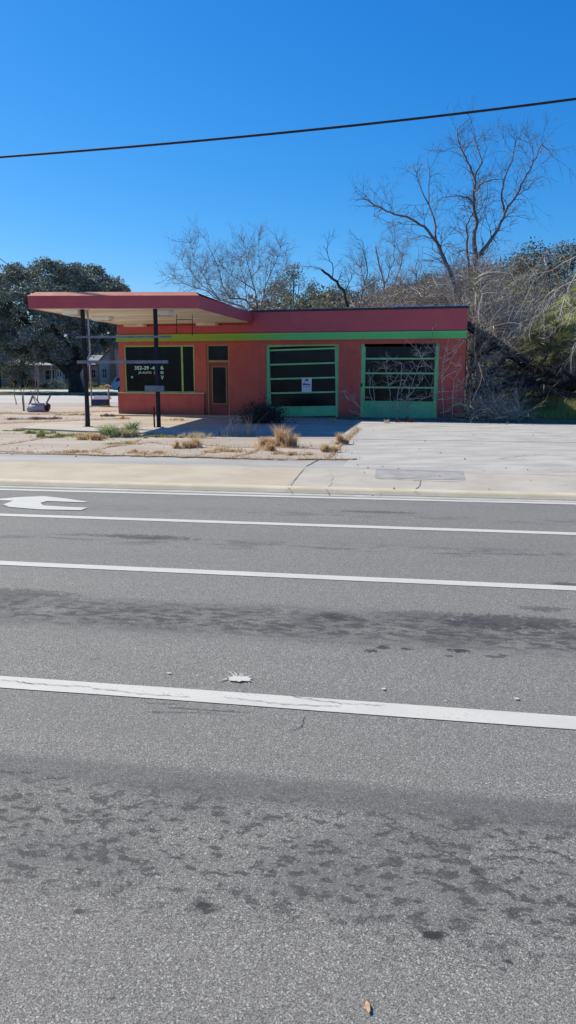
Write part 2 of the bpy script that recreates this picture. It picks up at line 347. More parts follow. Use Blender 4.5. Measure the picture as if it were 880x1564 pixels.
M['litter_white'] = pm('litter_paper', (.65,.65,.65), (.75,.75,.74), 9, .8)

# ------------------------------------------------------------------ ground sheets
def W(a, b): return Vector((a*math.cos(RT)+b*math.sin(RT), -a*math.sin(RT)+b*math.cos(RT), 0))   # road frame -> world
def structure(o, **k): return tag(o, kind='structure', **k)
# terrain: one sheet to the horizon
b = MB(); ys = [-400,-60,-20,-6,0,8,14,20,24,25.2,26.5,30,34,38,42,46,50,54,58,62,66,70,90,140,300,900]
xs = [-900,-200,-60,-30,-14,0,7,14,30,60,200,900]
def gz(x, y):
    vv = x*math.sin(RT)+y*math.cos(RT)
    return -.16 if vv < 25.4 else (hz(y) if y > 30 else 0)-.008
vs = [(x, y, gz(x, y)) for y in ys for x in xs]; nx = len(xs)
b.add(vs, [(j*nx+i, j*nx+i+1, (j+1)*nx+i+1, (j+1)*nx+i) for j in range(len(ys)-1) for i in range(nx-1)], True)
structure(b.build('ground', M['grass_ground']))
# road
rd = MB().sheet([(-90,-1.2),(90,-1.2),(90,10.18),(-90,10.18)], -.06).build('road', M['road'], rz=-RT); structure(rd)
def rl(name, v0, v1, u0=-90, u1=90, lean=0):
    n = 60; us = [u0+(u1-u0)*i/n for i in range(n+1)] if abs(u1-u0) < 50 else [u0, -12]+[-12+.4*i for i in range(1, 60)]+[12, u1]
    m = MB(); m.add([(u, v0+lean*u+random.uniform(-.003,.003), -.056) for u in us]+[(u, v1+lean*u+random.uniform(-.003,.003), -.056) for u in us],
          [(i, i+1, len(us)+i+1, len(us)+i) for i in range(len(us)-1)])
    return m.build(name, M['line'], rd)
off = .06/1.65                                                 # lines sit on the lower road surface
def rv(u, v): return road_uv(G(u, v, -.06))
rl('edge_line', rv(440,759.6)[1], rv(440,757.2)[1], lean=.012)
rl('lane_line', rv(440,803.0)[1], rv(440,799.2)[1])
rl('lane_line', rv(440,883)[1], rv(440,876.5)[1])
rl('lane_line', rv(440,1083)[1], rv(440,1064)[1])
# thin cracks along the near line
def crackstrip(pts, w, z, mat, name, parent=None, jag=.4, seg=10):
    m = MB(); P = []
    for i in range(len(pts)-1):
        a, c = Vector(pts[i]), Vector(pts[i+1])
        for k in range(seg): P.append(a.lerp(c, k/seg))
    P.append(Vector(pts[-1])); vs = []
    for i, p in enumerate(P):
        t = (P[min(i+1, len(P)-1)]-P[max(0, i-1)]); t.z = 0; t.normalize(); nn = Vector((-t.y, t.x, 0))
        q = p+nn*random.uniform(-1, 1)*w*jag*2; ww = w*random.uniform(.35, 1.2)*.5
        if i in (0, len(P)-1): ww *= .2
        vs += [q-nn*ww, q+nn*ww]
    for q in vs: q.z = z
    m.add(vs, [(2*i, 2*i+1, 2*i+3, 2*i+2)[::-1] for i in range(len(P)-1)])
    return m.build(name, mat, parent)
def road_local(pts): return [Vector((*rv(u, v), 0)) for u, v in pts]
for c in ([(0,1040),(60,1046),(140,1051)], [(140,1052),(210,1061),(290,1066)], [(340,1066),(440,1078),(520,1080)], [(30,1044),(62,1047)], [(440,1064),(520,1076),(590,1079)]):
    crackstrip(road_local(c), .004, -.0525, M['crack'], 'surface_crack', rd, .9, 14)
for c in ([(28,1179),(50,1181)], [(70,1189),(90,1189),(104,1187)], [(440,1118),(460,1112),(466,1094)], [(0,1178),(22,1180)], [(135,1009),(154,1005)], [(250,1080),(380,1089)], [(218,1088),(330,1089)], [(215,1074),(270,1076)]):
    crackstrip(road_local(c), .005, -.056, M['crack'], 'surface_crack', rd, .4, 10)
# turn arrow
ar = [(-160,764),(0,762.5),(28,760),(66,758.4),(100,762),(136,767.5),(128,768),(72,766),(62,769),(66,772.8),(100,774.8),(134,776),(124,780),(60,778.8),(14,775),(5,771.2),(20,765.6),(0,765),(-160,767)]
pts = [rv(u, v) for u, v in ar]
bm = bmesh.new(); fv = [bm.verts.new((p[0], p[1], -.0525)) for p in pts]; f = bm.faces.new(fv)
f.normal_update()
if f.normal.z < 0: f.normal_flip()
bmesh.ops.triangulate(bm, faces=[f]); me = bpy.data.meshes.new('turn_arrow'); bm.to_mesh(me); me.materials.append(M['line']); link('turn_arrow', me, rd)
# kerb, gutter and pavement: one cross-section each, swept along the road
def sweep(name, prof, mat, u0=-90, u1=90, u2=None):
    m = MB(); us = [u0]+[x*1.0 for x in range(-20, 21) if u0 < x < u1]+[u1]; k = len(prof)
    vs = [(u, p[0], p[1]) for u in us for p in prof]
    m.add(vs, [(i*k+j, (i+1)*k+j, (i+1)*k+j+1, i*k+j+1) for i in range(len(us)-1) for j in range(k-1)], False)
    return structure(m.build(name, mat, rz=-RT))
sweep('gutter', [(10.18,-.060),(10.19,-.056),(10.26,-.062),(10.33,-.055)], M['gutter'])
sweep('kerb', [(10.33,-.055),(10.35,-.045),(10.40,-.010),(10.44,.004),(10.56,.008),(10.60,.004)], M['kerb'])
jx = road_uv(G(452, 730))[0]
sweep('pavement', [(10.60,.0),(12.76,.0),(12.76,-.1)], M['concrete'], -90, jx)
sweep('pavement', [(10.60,.0),(12.76,.0),(12.76,-.1)], M['concrete_grey'], jx+.004, 90)
strip_o = sweep('parking_lot', [(12.76,-.012),(14.06,-.012),(14.06,-.1)], M['strip'], -90, jx+.6)
# right lot of pale old asphalt, wedge border to the tan slabs
dgA, dgB = G(500,700), G(548,646.5)
fac_A = Vector((-6.55,29.2,0)); fac_B = Vector((6.12,26.12,0)); fd = (fac_B-fac_A).normalized(); FA = math.atan2(fd.y, fd.x)
fn = Vector((fd.y, -fd.x, 0))                                   # towards the camera
def FL(s, o, z=0): p = fac_A+fd*s-fn*o; return Vector((p.x, p.y, z))   # facade frame: s along, o back into the building
lotpts = [W(jx+.6,12.76), W(60,12.76), W(60,25.45), W(8.1,25.45)]
lotpts = [W(jx+.6,12.76), W(60,12.76), W(60,25.2), W(9,25.2), W(5,25.1), FL(8.95,-.1), dgB, dgA, W(jx+.6,14.06)]
structure(MB().poly(lotpts, -.12, -.008).build('parking_lot', M['lot']))
# tan slabs of the left forecourt: one sheet back to the street
slab = [W(-90,14.06), W(jx+.6,14.06), dgA, dgB, FL(8.95,-.1), FL(0,-.1), FL(0,7), FL(-.2,9), Vector((-9,41,0)), Vector((-90,41,0))]
structure(MB().poly(slab, -.12, -.0).build('forecourt', M['slab']))
# the side street and the verge beyond it
def drape(name, x0, x1, y0, y1, dz, mat, n=10):
    m = MB(); yy = [y0+(y1-y0)*i/n for i in range(n+1)]; vs = [(x, y, hz(y)+dz) for y in yy for x in (x0, x1)]
    m.add(vs, [(2*i, 2*i+1, 2*i+3, 2*i+2) for i in range(n)], True); return structure(m.build(name, mat))
drape('street', -140, -4, 41.2, 66, .006, M['street'])
drape('street', -140, 40, 68.5, 88, .006, M['street'])
drape('grass_verge', -140, -4, 66, 68.5, .03, M['grass_ground'], 3)
drape('path', -140, -30, 92, 93.5, .02, M['concrete'], 2)
# cracks in the pavement, asphalt patch
def gcrack(px, w, mat=M['crack'], name='pavement_joint', z=.004, jag=.1, seg=6):
    return structure(crackstrip([G(u, v, z) for u, v in px], w, z, mat, name, None, jag, seg))
gcrack([(466,713.5),(437,751)], .022, M['joint'], jag=.12)
gcrack([(500,716),(508,728),(505,740),(496,750)], .012, M['strip'], jag=.6)
gcrack([(645,733),(634,751)], .016, M['joint'], jag=.6); gcrack([(573,731),(610,732.5),(645,734),(711,736)], .022, jag=.3)
gcrack([(440,749),(560,752),(700,757),(880,765)], .012, M['patch'])
pp = [G(574,716.5), G(573,730), G(640,732), G(711,733.5), G(707,720)]
structure(MB().sheet(pp, .004).build('asphalt_patch', M['patch']))
gcrack([(880,726.5),(708,721),(560,716),(466,713)], .02, M['patch'])
gcrack([(490,700),(466,713)], .02, jag=.5, z=-.006)

sweep('kerb_joint_shade', [(10.325,-.051),(10.340,-.047)], M['patch'])  # dark joint line that doubles as painted shading at the kerb foot
for a_, b_ in (([(600,668),(680,664),(760,672),(880,668)], .02), ([(760,700),(820,694),(880,697)], .03), ([(540,690),(640,684),(730,690)], .015), ([(820,660),(850,664),(880,661)], .03), ([(500,716),(470,722)], .015)):
    gcrack(a_, b_, M['patch'], 'lot_crack', -.004, .8, 12)
# earthy seams between the slabs with dry grass in them
seams = [([(-60,686),(0,690),(150,695),(300,698),(420,701.5),(545,701)], .16), ([(165,683),(230,676),(290,683)], .05), ([(165,693),(140,689),(190,678),(215,672)], .06),
         ([(350,699),(385,692),(400,684),(430,676)], .12), ([(290,678),(350,683),(430,684),(520,687)], .09), ([(500,700),(520,680),(548,655)], .10),
         ([(0,680),(40,674),(75,668),(120,663)], .08), ([(150,664),(250,668),(330,670)], .07), ([(300,697),(320,690),(350,683)], .05), ([(0,647),(100,643),(170,640)], .25), ([(0,631),(60,633),(120,630),(180,628)], .5), ([(-60,640),(-20,636),(0,631)],.4)]
mbs = MB(); SE = []
for px, w in seams:
    P = [G(u, v) for u, v in px]; Q = []
    for i in range(len(P)-1):
        n = max(3, int((P[i+1]-P[i]).length/.12))
        for k in range(n): Q.append(P[i].lerp(P[i+1], k/n))
    Q.append(P[-1]); vs = []
    for i, p in enumerate(Q):
        t = (Q[min(i+1, len(Q)-1)]-Q[max(0, i-1)]).normalized(); nn = Vector((-t.y, t.x, 0)); ww = w*random.uniform(.3, 1.25)
        q = p+nn*random.uniform(-.3, .3)*w; vs += [q-nn*ww*.5, q+nn*ww*.5]; SE.append((q, w))
    for q in vs: q.z = .004
    mbs.add(vs, [(2*i+1, 2*i, 2*i+2, 2*i+3) for i in range(len(Q)-1)])
tag(mbs.build('seam_dirt', M['dirt']), 'strips of bare soil in the joints between the tan forecourt slabs', 'soil', kind='stuff')
P = []
for q, w in SE:
    for _ in range(int(8+w*80)):
        if random.random() < .65: P.append((q.x+random.gauss(0, w*.4+.02), q.y+random.gauss(0, w*.45+.02), 0))
V = blades(np.array(P), .07, .9, .004)
tag(link('joint_grass', quads_mesh('joint_grass', V, M['grass_dry'])), 'short dry grass growing along the joints of the forecourt slabs', 'grass', kind='stuff')

# ------------------------------------------------------------------ the service station
BD = empty('service_station', (fac_A.x, fac_A.y, 0), FA, 'low red stucco service station with green stripe, two garage bays and flat canopy', 'building')
# local frame: x along the facade (0..13.04), y into the building, z up
LEN, DEP, TOP = 13.04, 7.4, 3.84
def wall_panel(x0, x1, z0, z1, y0, y1, holes):
    X = sorted({x0, x1, *[h[0] for h in holes], *[h[1] for h in holes]}); Z = sorted({z0, z1, *[h[2] for h in holes], *[h[3] for h in holes]})
    inh = lambda x, z: any(h[0] < x < h[1] and h[2] < z < h[3] for h in holes)
    m = MB(); solid = {}
    for i in range(len(X)-1):
        for j in range(len(Z)-1): solid[i, j] = not inh((X[i]+X[i+1])/2, (Z[j]+Z[j+1])/2)
    for (i, j), s in solid.items():
        if not s: continue
        a, c, d, e = X[i], X[i+1], Z[j], Z[j+1]
        m.add([(a,y0,d),(c,y0,d),(c,y0,e),(a,y0,e)], [(0,1,2,3)]); m.add([(a,y1,d),(c,y1,d),(c,y1,e),(a,y1,e)], [(3,2,1,0)])
        if not solid.get((i-1, j)): m.add([(a,y0,d),(a,y1,d),(a,y1,e),(a,y0,e)], [(3,2,1,0)])
        if not solid.get((i+1, j)): m.add([(c,y0,d),(c,y1,d),(c,y1,e),(c,y0,e)], [(0,1,2,3)])
        if not solid.get((i, j-1)): m.add([(a,y0,d),(c,y0,d),(c,y1,d),(a,y1,d)], [(3,2,1,0)])
        if not solid.get((i, j+1)): m.add([(a,y0,e),(c,y0,e),(c,y1,e),(a,y1,e)], [(0,1,2,3)])
    return m
H = [(.22, 3.10, .86, 2.64), (3.58, 4.48, .02, 2.66), (5.90, 8.62, 0.02, 2.63), (9.42, 12.16, .02, 2.63)]
w = wall_panel(0, LEN, 0, 3.10, 0, .25, H)
w.box(0, .2, .253, DEP, 0, 3.80); w.box(LEN-.2, LEN, .253, DEP, 0, 3.80); w.box(.203, LEN-.203, DEP-.2, DEP, 0, 3.80); w.box(0, LEN, .003, .25, 3.103, 3.8)
w.build('wall', M['stucco'], BD)
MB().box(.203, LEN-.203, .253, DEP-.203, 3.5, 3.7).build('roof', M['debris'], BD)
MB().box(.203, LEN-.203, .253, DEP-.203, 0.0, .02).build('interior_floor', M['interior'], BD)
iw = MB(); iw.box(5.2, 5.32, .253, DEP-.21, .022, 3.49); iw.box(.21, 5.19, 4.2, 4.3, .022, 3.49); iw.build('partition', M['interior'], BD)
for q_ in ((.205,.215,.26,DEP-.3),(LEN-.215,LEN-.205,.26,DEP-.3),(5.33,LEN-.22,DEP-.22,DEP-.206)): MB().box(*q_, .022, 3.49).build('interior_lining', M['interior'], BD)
# bulkhead under the window
w = MB(); w.box(-.04, 3.50, -.12, -.003, 0, .835); w.build('bulkhead', M['stucco'], BD)
w = MB(); w.box(-.06, 3.53, -.16, .10, .838, .875); w.build('window_sill', M['lime_pale'], BD)
# parapet fascia and flashing
w = MB(); w.box(5.42, LEN+.02, -.05, -.003, 3.06, TOP-.05)
w.box(-.01, 5.417, -.04, -.003, 3.06, 3.36); w.build('parapet', M['fascia'], BD)
w = MB(); w.box(5.30, LEN+.05, -.08, .28, TOP-.047, TOP+.02); w.build('flashing', M['cap'], BD)
m = MB()
for i in range(260):
    x = random.uniform(8.8, LEN) if random.random() < .65 else random.uniform(5.6, LEN); s = random.uniform(.02, .07)*(1.3 if x > 10.5 else .7)
    m.box(x-s*.8, x+s*.8, random.uniform(-.05, .1), random.uniform(.12, .2), TOP+.02, TOP+.022+s*random.uniform(.2, 1.0))
tag(m.build('roof_litter', M['debris'], BD), kind='stuff')
# green band, three ribs
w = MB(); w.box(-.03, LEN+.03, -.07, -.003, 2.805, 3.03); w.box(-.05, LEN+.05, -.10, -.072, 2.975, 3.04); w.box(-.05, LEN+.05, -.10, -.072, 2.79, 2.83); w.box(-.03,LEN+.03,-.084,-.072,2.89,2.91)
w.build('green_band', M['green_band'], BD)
# office window
wf = MB()
x0, x1, z0, z1 = .22, 3.10, .878, 2.64
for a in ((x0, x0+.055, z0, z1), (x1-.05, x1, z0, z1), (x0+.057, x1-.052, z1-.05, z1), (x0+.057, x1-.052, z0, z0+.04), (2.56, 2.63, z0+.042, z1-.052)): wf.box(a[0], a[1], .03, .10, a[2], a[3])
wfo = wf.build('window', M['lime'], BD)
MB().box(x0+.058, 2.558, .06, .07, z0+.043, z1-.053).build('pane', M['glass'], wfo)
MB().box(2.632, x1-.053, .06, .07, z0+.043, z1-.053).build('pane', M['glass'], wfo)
# lettering on the glass
def onfac(u, v, off=0.06):
    A = FL(0, off); n = fn; r = ray(u, v); o0 = Vector((0, 0, EYE)); t = (A-o0).dot(n)/r.dot(n); p = o0+r*t
    d = p-FL(0, 0); d.z = 0; return d.dot(fd), p.z
def text(body, u, v, hpx, mat, parent, name='lettering', wpx=None, bold=.0, y=.052, rot=0):
    cu = bpy.data.curves.new('tmp', 'FONT'); cu.body = body; cu.size = 1; cu.extrude = .002; cu.offset = bold; cu.align_x = 'CENTER'; cu.align_y = 'CENTER'
    o = bpy.data.objects.new('tmp', cu); COL.objects.link(o)
    bpy.context.view_layer.update(); dg = bpy.context.evaluated_depsgraph_get(); me = bpy.data.meshes.new_from_object(o.evaluated_get(dg)); bpy.data.objects.remove(o)
    me.materials.clear(); me.materials.append(mat); me.name = name
    xs_ = [q.co.x for q in me.vertices]; ysv = [q.co.y for q in me.vertices]; ww, hh = max(xs_)-min(xs_), max(ysv)-min(ysv)
    cx, cy = (max(xs_)+min(xs_))/2, (max(ysv)+min(ysv))/2
    s0, zz = onfac(u, v, y); H_ = hpx*.0247; Wd = wpx*.0247 if wpx else ww*H_/hh
    for q in me.vertices: q.co = Vector(((q.co.x-cx)*Wd/ww, (q.co.y-cy)*H_/hh, q.co.z))
    c = link(name, me, parent); c.location = (s0, y, zz); c.rotation_euler = (PI/2, 0, 0); return c
text("352-39", 216.5, 562, 5.6, M['cyan'], wfo, wpx=24, bold=.02)
text("-45", 234.5, 562, 5.2, M['cyan'], wfo, wpx=9, bold=.02)
text("6", 247.5, 561.5, 6, M['green_txt'], wfo, wpx=5, bold=.03)
text("JR AUTO", 221.5, 569.5, 4, M['yellow_txt'], wfo, wpx=22, bold=.02)
text("S.", 237.5, 569.5, 4, M['green_txt'], wfo, wpx=5, bold=.02)
text("0", 247.5, 569, 4.5, M['green_txt'], wfo, wpx=5, bold=.03)
text("V", 248, 576.5, 6, M['green_txt'], wfo, wpx=5, bold=.03)
s0, zz = onfac(202, 576); m = MB(); m.tube([(s0, .056, zz), (s0, .050, zz)], .045, 12); m.build('sticker', M['green_txt'], wfo)
# office door with transom
df = MB(); x0, x1 = 3.58, 4.48
for a in ((x0, x0+.07, .022, 2.66), (x1-.06, x1, .022, 2.66), (x0+.072, x1-.062, 2.60, 2.66), (x0+.072, x1-.062, 2.00, 2.08)): df.box(a[0], a[1], .05, .13, a[2], a[3])
dfo = df.build('door_frame', M['door_frame'], BD)
MB().box(3.652, 4.418, .085, .095, 2.082, 2.598).build('pane', M['glass_dark'], dfo)
dd = wall_panel(3.655, 4.415, .03, 1.995, .09, .13, [(3.79, 4.32, .47, 1.83)]); ddo = dd.build('door', M['door_paint'], BD)
MB().box(3.79, 4.32, .105, .115, .47, 1.83).build('pane', M['glass_dark'], ddo)
fr = MB()
for a in ((3.77, 3.795, .45, 1.85), (4.315, 4.34, .45, 1.85), (3.797, 4.313, 1.825, 1.85), (3.797, 4.313, .45, .475)): fr.box(a[0], a[1], .078, .089, a[2], a[3])
fr.build('glazing_bead', M['door_frame'], ddo)
m = MB(); m.tube([(4.375, .09, 1.02), (4.375, .05, 1.02), (4.36, .045, 1.02), (4.30, .045, 1.02)], .012, 6); m.build('handle', M['galv'], ddo)
# step along the wall
MB().bbox(-.3, 5.6, -.75, -.125, -.02, .045, .01).build('front_step', M['concrete'], BD)
MB().box(9.2, 13.1, -.28, -.125, -.02, .05).build('garage_threshold', M['galv'], BD)
# garage doors
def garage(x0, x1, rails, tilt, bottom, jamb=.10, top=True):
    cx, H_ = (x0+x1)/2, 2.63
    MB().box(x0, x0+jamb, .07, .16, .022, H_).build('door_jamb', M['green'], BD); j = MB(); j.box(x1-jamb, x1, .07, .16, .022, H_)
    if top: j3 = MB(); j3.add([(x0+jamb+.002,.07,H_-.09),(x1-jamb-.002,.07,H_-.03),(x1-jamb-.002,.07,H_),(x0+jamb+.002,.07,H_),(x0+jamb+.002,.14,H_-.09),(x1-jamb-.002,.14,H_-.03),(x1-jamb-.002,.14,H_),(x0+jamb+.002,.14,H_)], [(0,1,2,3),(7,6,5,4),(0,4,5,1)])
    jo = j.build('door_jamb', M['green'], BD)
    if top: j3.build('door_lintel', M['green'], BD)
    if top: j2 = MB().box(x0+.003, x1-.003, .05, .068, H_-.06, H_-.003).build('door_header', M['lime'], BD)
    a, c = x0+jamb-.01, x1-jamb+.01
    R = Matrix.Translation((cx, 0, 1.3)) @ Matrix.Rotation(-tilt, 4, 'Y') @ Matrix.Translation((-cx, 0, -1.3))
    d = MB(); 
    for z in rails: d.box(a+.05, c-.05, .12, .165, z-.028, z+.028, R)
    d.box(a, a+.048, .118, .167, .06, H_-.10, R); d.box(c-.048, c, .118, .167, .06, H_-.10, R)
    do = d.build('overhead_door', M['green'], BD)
    p = MB(); p.box(a+.05, c-.05, .13, .16, .03, bottom, R); p.box(a+.05, c-.05, .115, .128, bottom-.04, bottom-.003, R); p.build('bottom_panel', M['green_panel'], do)
    zs = [bottom]+sorted(rails)+[H_-.1]
    for k in range(len(zs)-1):
        MB().box(a+.05, c-.05, .142, .150, zs[k]+(.03 if k else .003), zs[k+1]-(.03 if k < len(zs)-2 else 0), R).build('pane', M['glass_dark'], do)
    st = MB()                                                     # stiles between the panels, thin
    for k in (1, 2, 3): x = a+(c-a)*k/4; st.box(x-.008, x+.008, .151, .17, bottom, H_-.12, R)
    st.build('mullion', M['black'], do)
    return do
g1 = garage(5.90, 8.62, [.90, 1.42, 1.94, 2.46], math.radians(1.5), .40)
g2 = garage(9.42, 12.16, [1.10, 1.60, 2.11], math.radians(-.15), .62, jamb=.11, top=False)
m = MB(); s0, zz = onfac(553.5, 588, .05); m.box(s0-.05, s0-.0, .03, .06, zz-.05, zz+.05); m.build('lock_plate', M['black'], BD)
for u in (537, 544):
    s0, zz = onfac(u, 538, -.01); m = MB(); m.tube([(s0, -.002, zz), (s0, -.05, zz), (s0+.01, -.09, zz-.03)], [.035, .03, .03], 8); m.build('wall_bracket', M['door_frame'], BD)
# paper sign on the first garage door
sg = empty('paper_sign', (0, 0, 0)); sg.parent = None
s0, zz = onfac(468.6, 588.2, .11); pw = FL(s0, .10, zz-.25); sg.location = pw; sg.rotation_euler = (0, 0, FA)
tag(sg, 'white paper notice fixed on the middle of the left garage door', 'sign')
m = MB(); m.box(-.185, .185, 0, .008, 0, .52); m.build('board', M['white'], sg)
m = MB()
m.tube([(0, -.003, .44), (0, .0, .44)], .045, 14)
m.box(-.07, -.045, -.003, -.0005, .37, .41); m.box(.05, .075, -.003, -.0005, .385, .43)
mk = m.build('emblem', M['ink'], sg)
m = MB(); pts = [(-.14+.28*i/22, -.003, .275+.022*math.sin(i*1.9)+.012*math.sin(i*.9+1)) for i in range(23)]; m.tube(pts, .011, 5)
m.tube([(-.14, -.003, .25), (-.10, -.003, .31), (-.03, -.003, .315)], .01, 5); m.build('script_line', M['ink'], sg)
m = MB()
for r_, z in enumerate((.205, .17)):
    x = -.13
    while x < .12: wd = random.uniform(.02, .06); m.box(x, min(x+wd, .14), -.003, -.0005, z, z+.02); x += wd+.015
m.build('small_print', M['sign_red'], sg)

# canopy
CN = empty('canopy', (0, 0, 0)); CN.parent = BD
def LOC(p): q = Vector(p)-fac_A; return Vector((q.dot(fd), -q.dot(fn), q.z))
c1 = LOC(G(42, 450, 3.80)); c2 = LOC(G(304, 449.5, 3.80))
FLc = Vector((c1.x, c1.y)); FRc = Vector((c2.x, c2.y)); BRc = Vector((5.41, -.055)); BLc = Vector((.02, -.055))
def inset(pts, d):
    n = len(pts); out = []
    for i in range(n):
        a, p, c = pts[i-1], pts[i], pts[(i+1) % n]; e1 = (p-a).normalized(); e2 = (c-p).normalized()
        n1 = Vector((-e1.y, e1.x)); n2 = Vector((-e2.y, e2.x)); bis = (n1+n2); out.append(p+bis/(bis.dot(n1))*d)
    return out
ring = [FLc, FRc, BRc, BLc]
def frame3(name, z0, z1, o0, i0, mat, parent, top_in=None):
    A_ = inset(ring, o0); B_ = inset(ring, i0); m = MB()
    T_ = inset(ring, top_in) if top_in is not None else A_
    for i in (3, 0, 1):                                            # left, front, right sides
        k = (i+1) % 4
        vs = [(*A_[i], z0), (*A_[k], z0), (*T_[k], z1), (*T_[i], z1), (*B_[i], z0), (*B_[k], z0), (*B_[k], z1), (*B_[i], z1)]
        m.add(vs, [(0,1,2,3), (7,6,5,4), (3,2,6,7), (4,5,1,0)])
    return m.build(name, mat, parent)
frame3('fascia', 3.42, 3.765, 0, .06, M['fascia'], CN)
# sloping edge of the canopy roof, its sunlit tone put into the colour
m = MB(); A_ = inset(ring, -.01); B_ = inset(ring, .16); C_ = inset(ring, .5)
for i in (3, 0, 1):
    k = (i+1) % 4
    m.add([(*A_[i], 3.768), (*A_[k], 3.768), (*B_[k], 3.885 if i != 1 else 3.80), (*B_[i], 3.885 if i != 1 else 3.80)], [(0,1,2,3)])
m.add([(*B_[0], 3.885), (*B_[1], 3.885), (*B_[2], 3.80), (*B_[3], 3.80)], [(0,1,2,3)])
m.build('roof_edge', M['fascia_rim'], CN)
so = MB(); si = inset(ring, .062)
so.poly([FLc.lerp(si[0], 1), si[1], Vector((5.34, -.06)), Vector((.10, -.06))], 3.43, 3.70); soo = so.build('soffit', M['soffit'], CN)
MB().box(.45, 1.25, -.40, -.045, 3.33, 3.428).build('soffit_beam', M['soffit'], CN); MB().box(3.35, 4.1, -.40, -.045, 3.33, 3.428).build('soffit_beam', M['soffit'], CN)
# fixtures hanging under the front edge (in world places, parented to the canopy)
def under(u, v, z): return LOC(G(u, v, z))
def fixture(u0, u1, vb, z, deep, name='light_fixture'):
    a = under(u0, vb, z); c = under(u1, vb, z); y0 = (a.y+c.y)/2
    m = MB(); m.bbox(a.x, c.x, y0, y0+deep, z, 3.428, .012); o = m.build(name, M['fixture'], CN)
    m = MB(); m.box(a.x+.05, c.x-.05, y0+.05, y0+deep-.05, z-.02, z-.001); m.build('lens', M['fixture_base'], o); return o
fixture(93, 121, 480.5, 3.29, .55); fixture(231, 258, 481, 3.29, .5)
fixture(138, 168, 489, 3.30, .4); 
# posts
pA = LOC(atY(135, 654, 22.15)); pB = LOC(atY(243, 656, 21.95))
def post(p, nm='post'):
    m = MB(); m.bbox(p.x-.05, p.x+.05, p.y-.045, p.y+.045, .04, 3.425, .006); m.box(p.x-.12, p.x+.12, p.y-.12, p.y+.12, .04, .052); return m.build(nm, M['black'], CN)
poA = post(pA); poB = post(pB)
m = MB(); m.tube([(pA.x+.14, pA.y+.04, 3.42), (pA.x+.12, pA.y+.10, 2.2), (pA.x-.06, pA.y+.12, 1.8), (pA.x-.09, pA.y+.02, .05)], .028, 8); m.build('conduit', M['light_pipe'], poA)
m = MB(); m.tube([(pB.x-.12, pB.y-.05, .04), (pB.x-.12, pB.y-.05, .60), (pB.x-.10, pB.y-.05, .62)], .025, 8); m.build('pipe_stub', M['black'], poB)
# hanging rectangular pipe frame near the wall
a = atY(270, 488, 24.0); c = atY(294, 488, 24.0); d = atY(294, 512, 24.0); e = atY(270, 510, 24.0)
m = MB(); m.tube([LOC(x) for x in (e, a, c, d)], .016, 6); m.tube([LOC(a+Vector((0,0,.0))), LOC(Vector((a.x, a.y, 3.43)))], .010, 5); m.tube([LOC(c), LOC(Vector((c.x, c.y, 3.43)))], .010, 5); m.build('hanging_hook', M['black'], CN)

# frame of rails across the two posts
wA = fac_A+fd*pA.x-fn*pA.y; wB = fac_A+fd*pB.x-fn*pB.y
ra = math.atan2(wB.y-wA.y, wB.x-wA.x)
SF = empty('sign_frame', (wA.x, wA.y, 0), ra, 'grey two-rail metal frame bolted across both canopy posts', 'sign frame')
def inSF(u, v, o=-.10):
    dd_ = Vector((math.cos(ra), math.sin(ra), 0)); nn = Vector((math.sin(ra), -math.cos(ra), 0)); A0 = wA-nn*o
    r = ray(u, v); o0 = Vector((0, 0, EYE)); t = (A0-o0).dot(nn)/r.dot(nn); p = o0+r*t; q = p-wA; q.z = 0; return q.dot(dd_), p.z
for (ua, va, ub, vb, hh) in ((117, 514.5, 262, 514.5, .032), (118, 553, 257, 552.5, .045)):
    x0_, z0_ = inSF(ua, va); x1_, z1_ = inSF(ub, vb); zc = (z0_+z1_)/2
    m = MB(); m.bbox(x0_, x1_, -.13, -.085, zc-hh, zc+hh, .006); m.build('rail', M['galv'], SF)
x0_, z0_ = inSF(222, 598); x1_, z1_ = inSF(251, 589)
m = MB(); m.bbox(x0_, x1_, -.16, -.085, z0_, z1_, .008); m.build('junction_box', M['galv'], SF)

# pump island under the canopy
ip = [G(33,656), G(120,660), G(330,666.5), G(336,661,0), G(250,655.0), G(60,649.5)]
isl = MB().poly([(p.x, p.y) for p in ip], -.01, .045).build('pump_island', M['concrete_grey'])
tag(isl, 'low raised concrete island under the canopy posts', 'pump island')

# ------------------------------------------------------------------ plants
def limbs(mb, pts, r0, r1, n=6, sub=3, jit=.03):
    P = []
    for i in range(len(pts)-1):
        for k in range(sub):
            q = pts[i].lerp(pts[i+1], k/sub)
            if k: q = q+Vector((random.gauss(0, jit), random.gauss(0, jit), random.gauss(0, jit)))
            P.append(q)
    P.append(pts[-1]); m = len(P); R = [r0+(r1-r0)*(i/(m-1))**.8 for i in range(m)]
    mb.tube(P, R, n); return P, R
def twig(mb, p, d, L, r, depth, droop=.0, spread=.75, nk=3, seg=4, n=3):
    P = [p]; q = p.copy(); dd = d.normalized(); tips = []
    for i in range(seg):
        dd = (dd+Vector((random.gauss(0, .16), random.gauss(0, .16), random.gauss(0, .16)-droop))).normalized()
        q = q+dd*(L/seg); P.append(q.copy()); tips.append((q.copy(), dd.copy(), i))
    mb.tube(P, [r*(1-.75*i/seg) for i in range(seg+1)], n, cap=False)
    if depth > 0:
        for _ in range(nk):
            q, d2, i = random.choice(tips[:-1] if len(tips) > 1 else tips)
            a = Vector((random.gauss(0, 1), random.gauss(0, 1), random.gauss(0, 1))); a -= d2*a.dot(d2); a.normalize()
            twig(mb, q, d2+a*spread*random.uniform(.6, 1.3), L*random.uniform(.45, .75), r*.6, depth-1, droop, spread, nk, seg, 3)
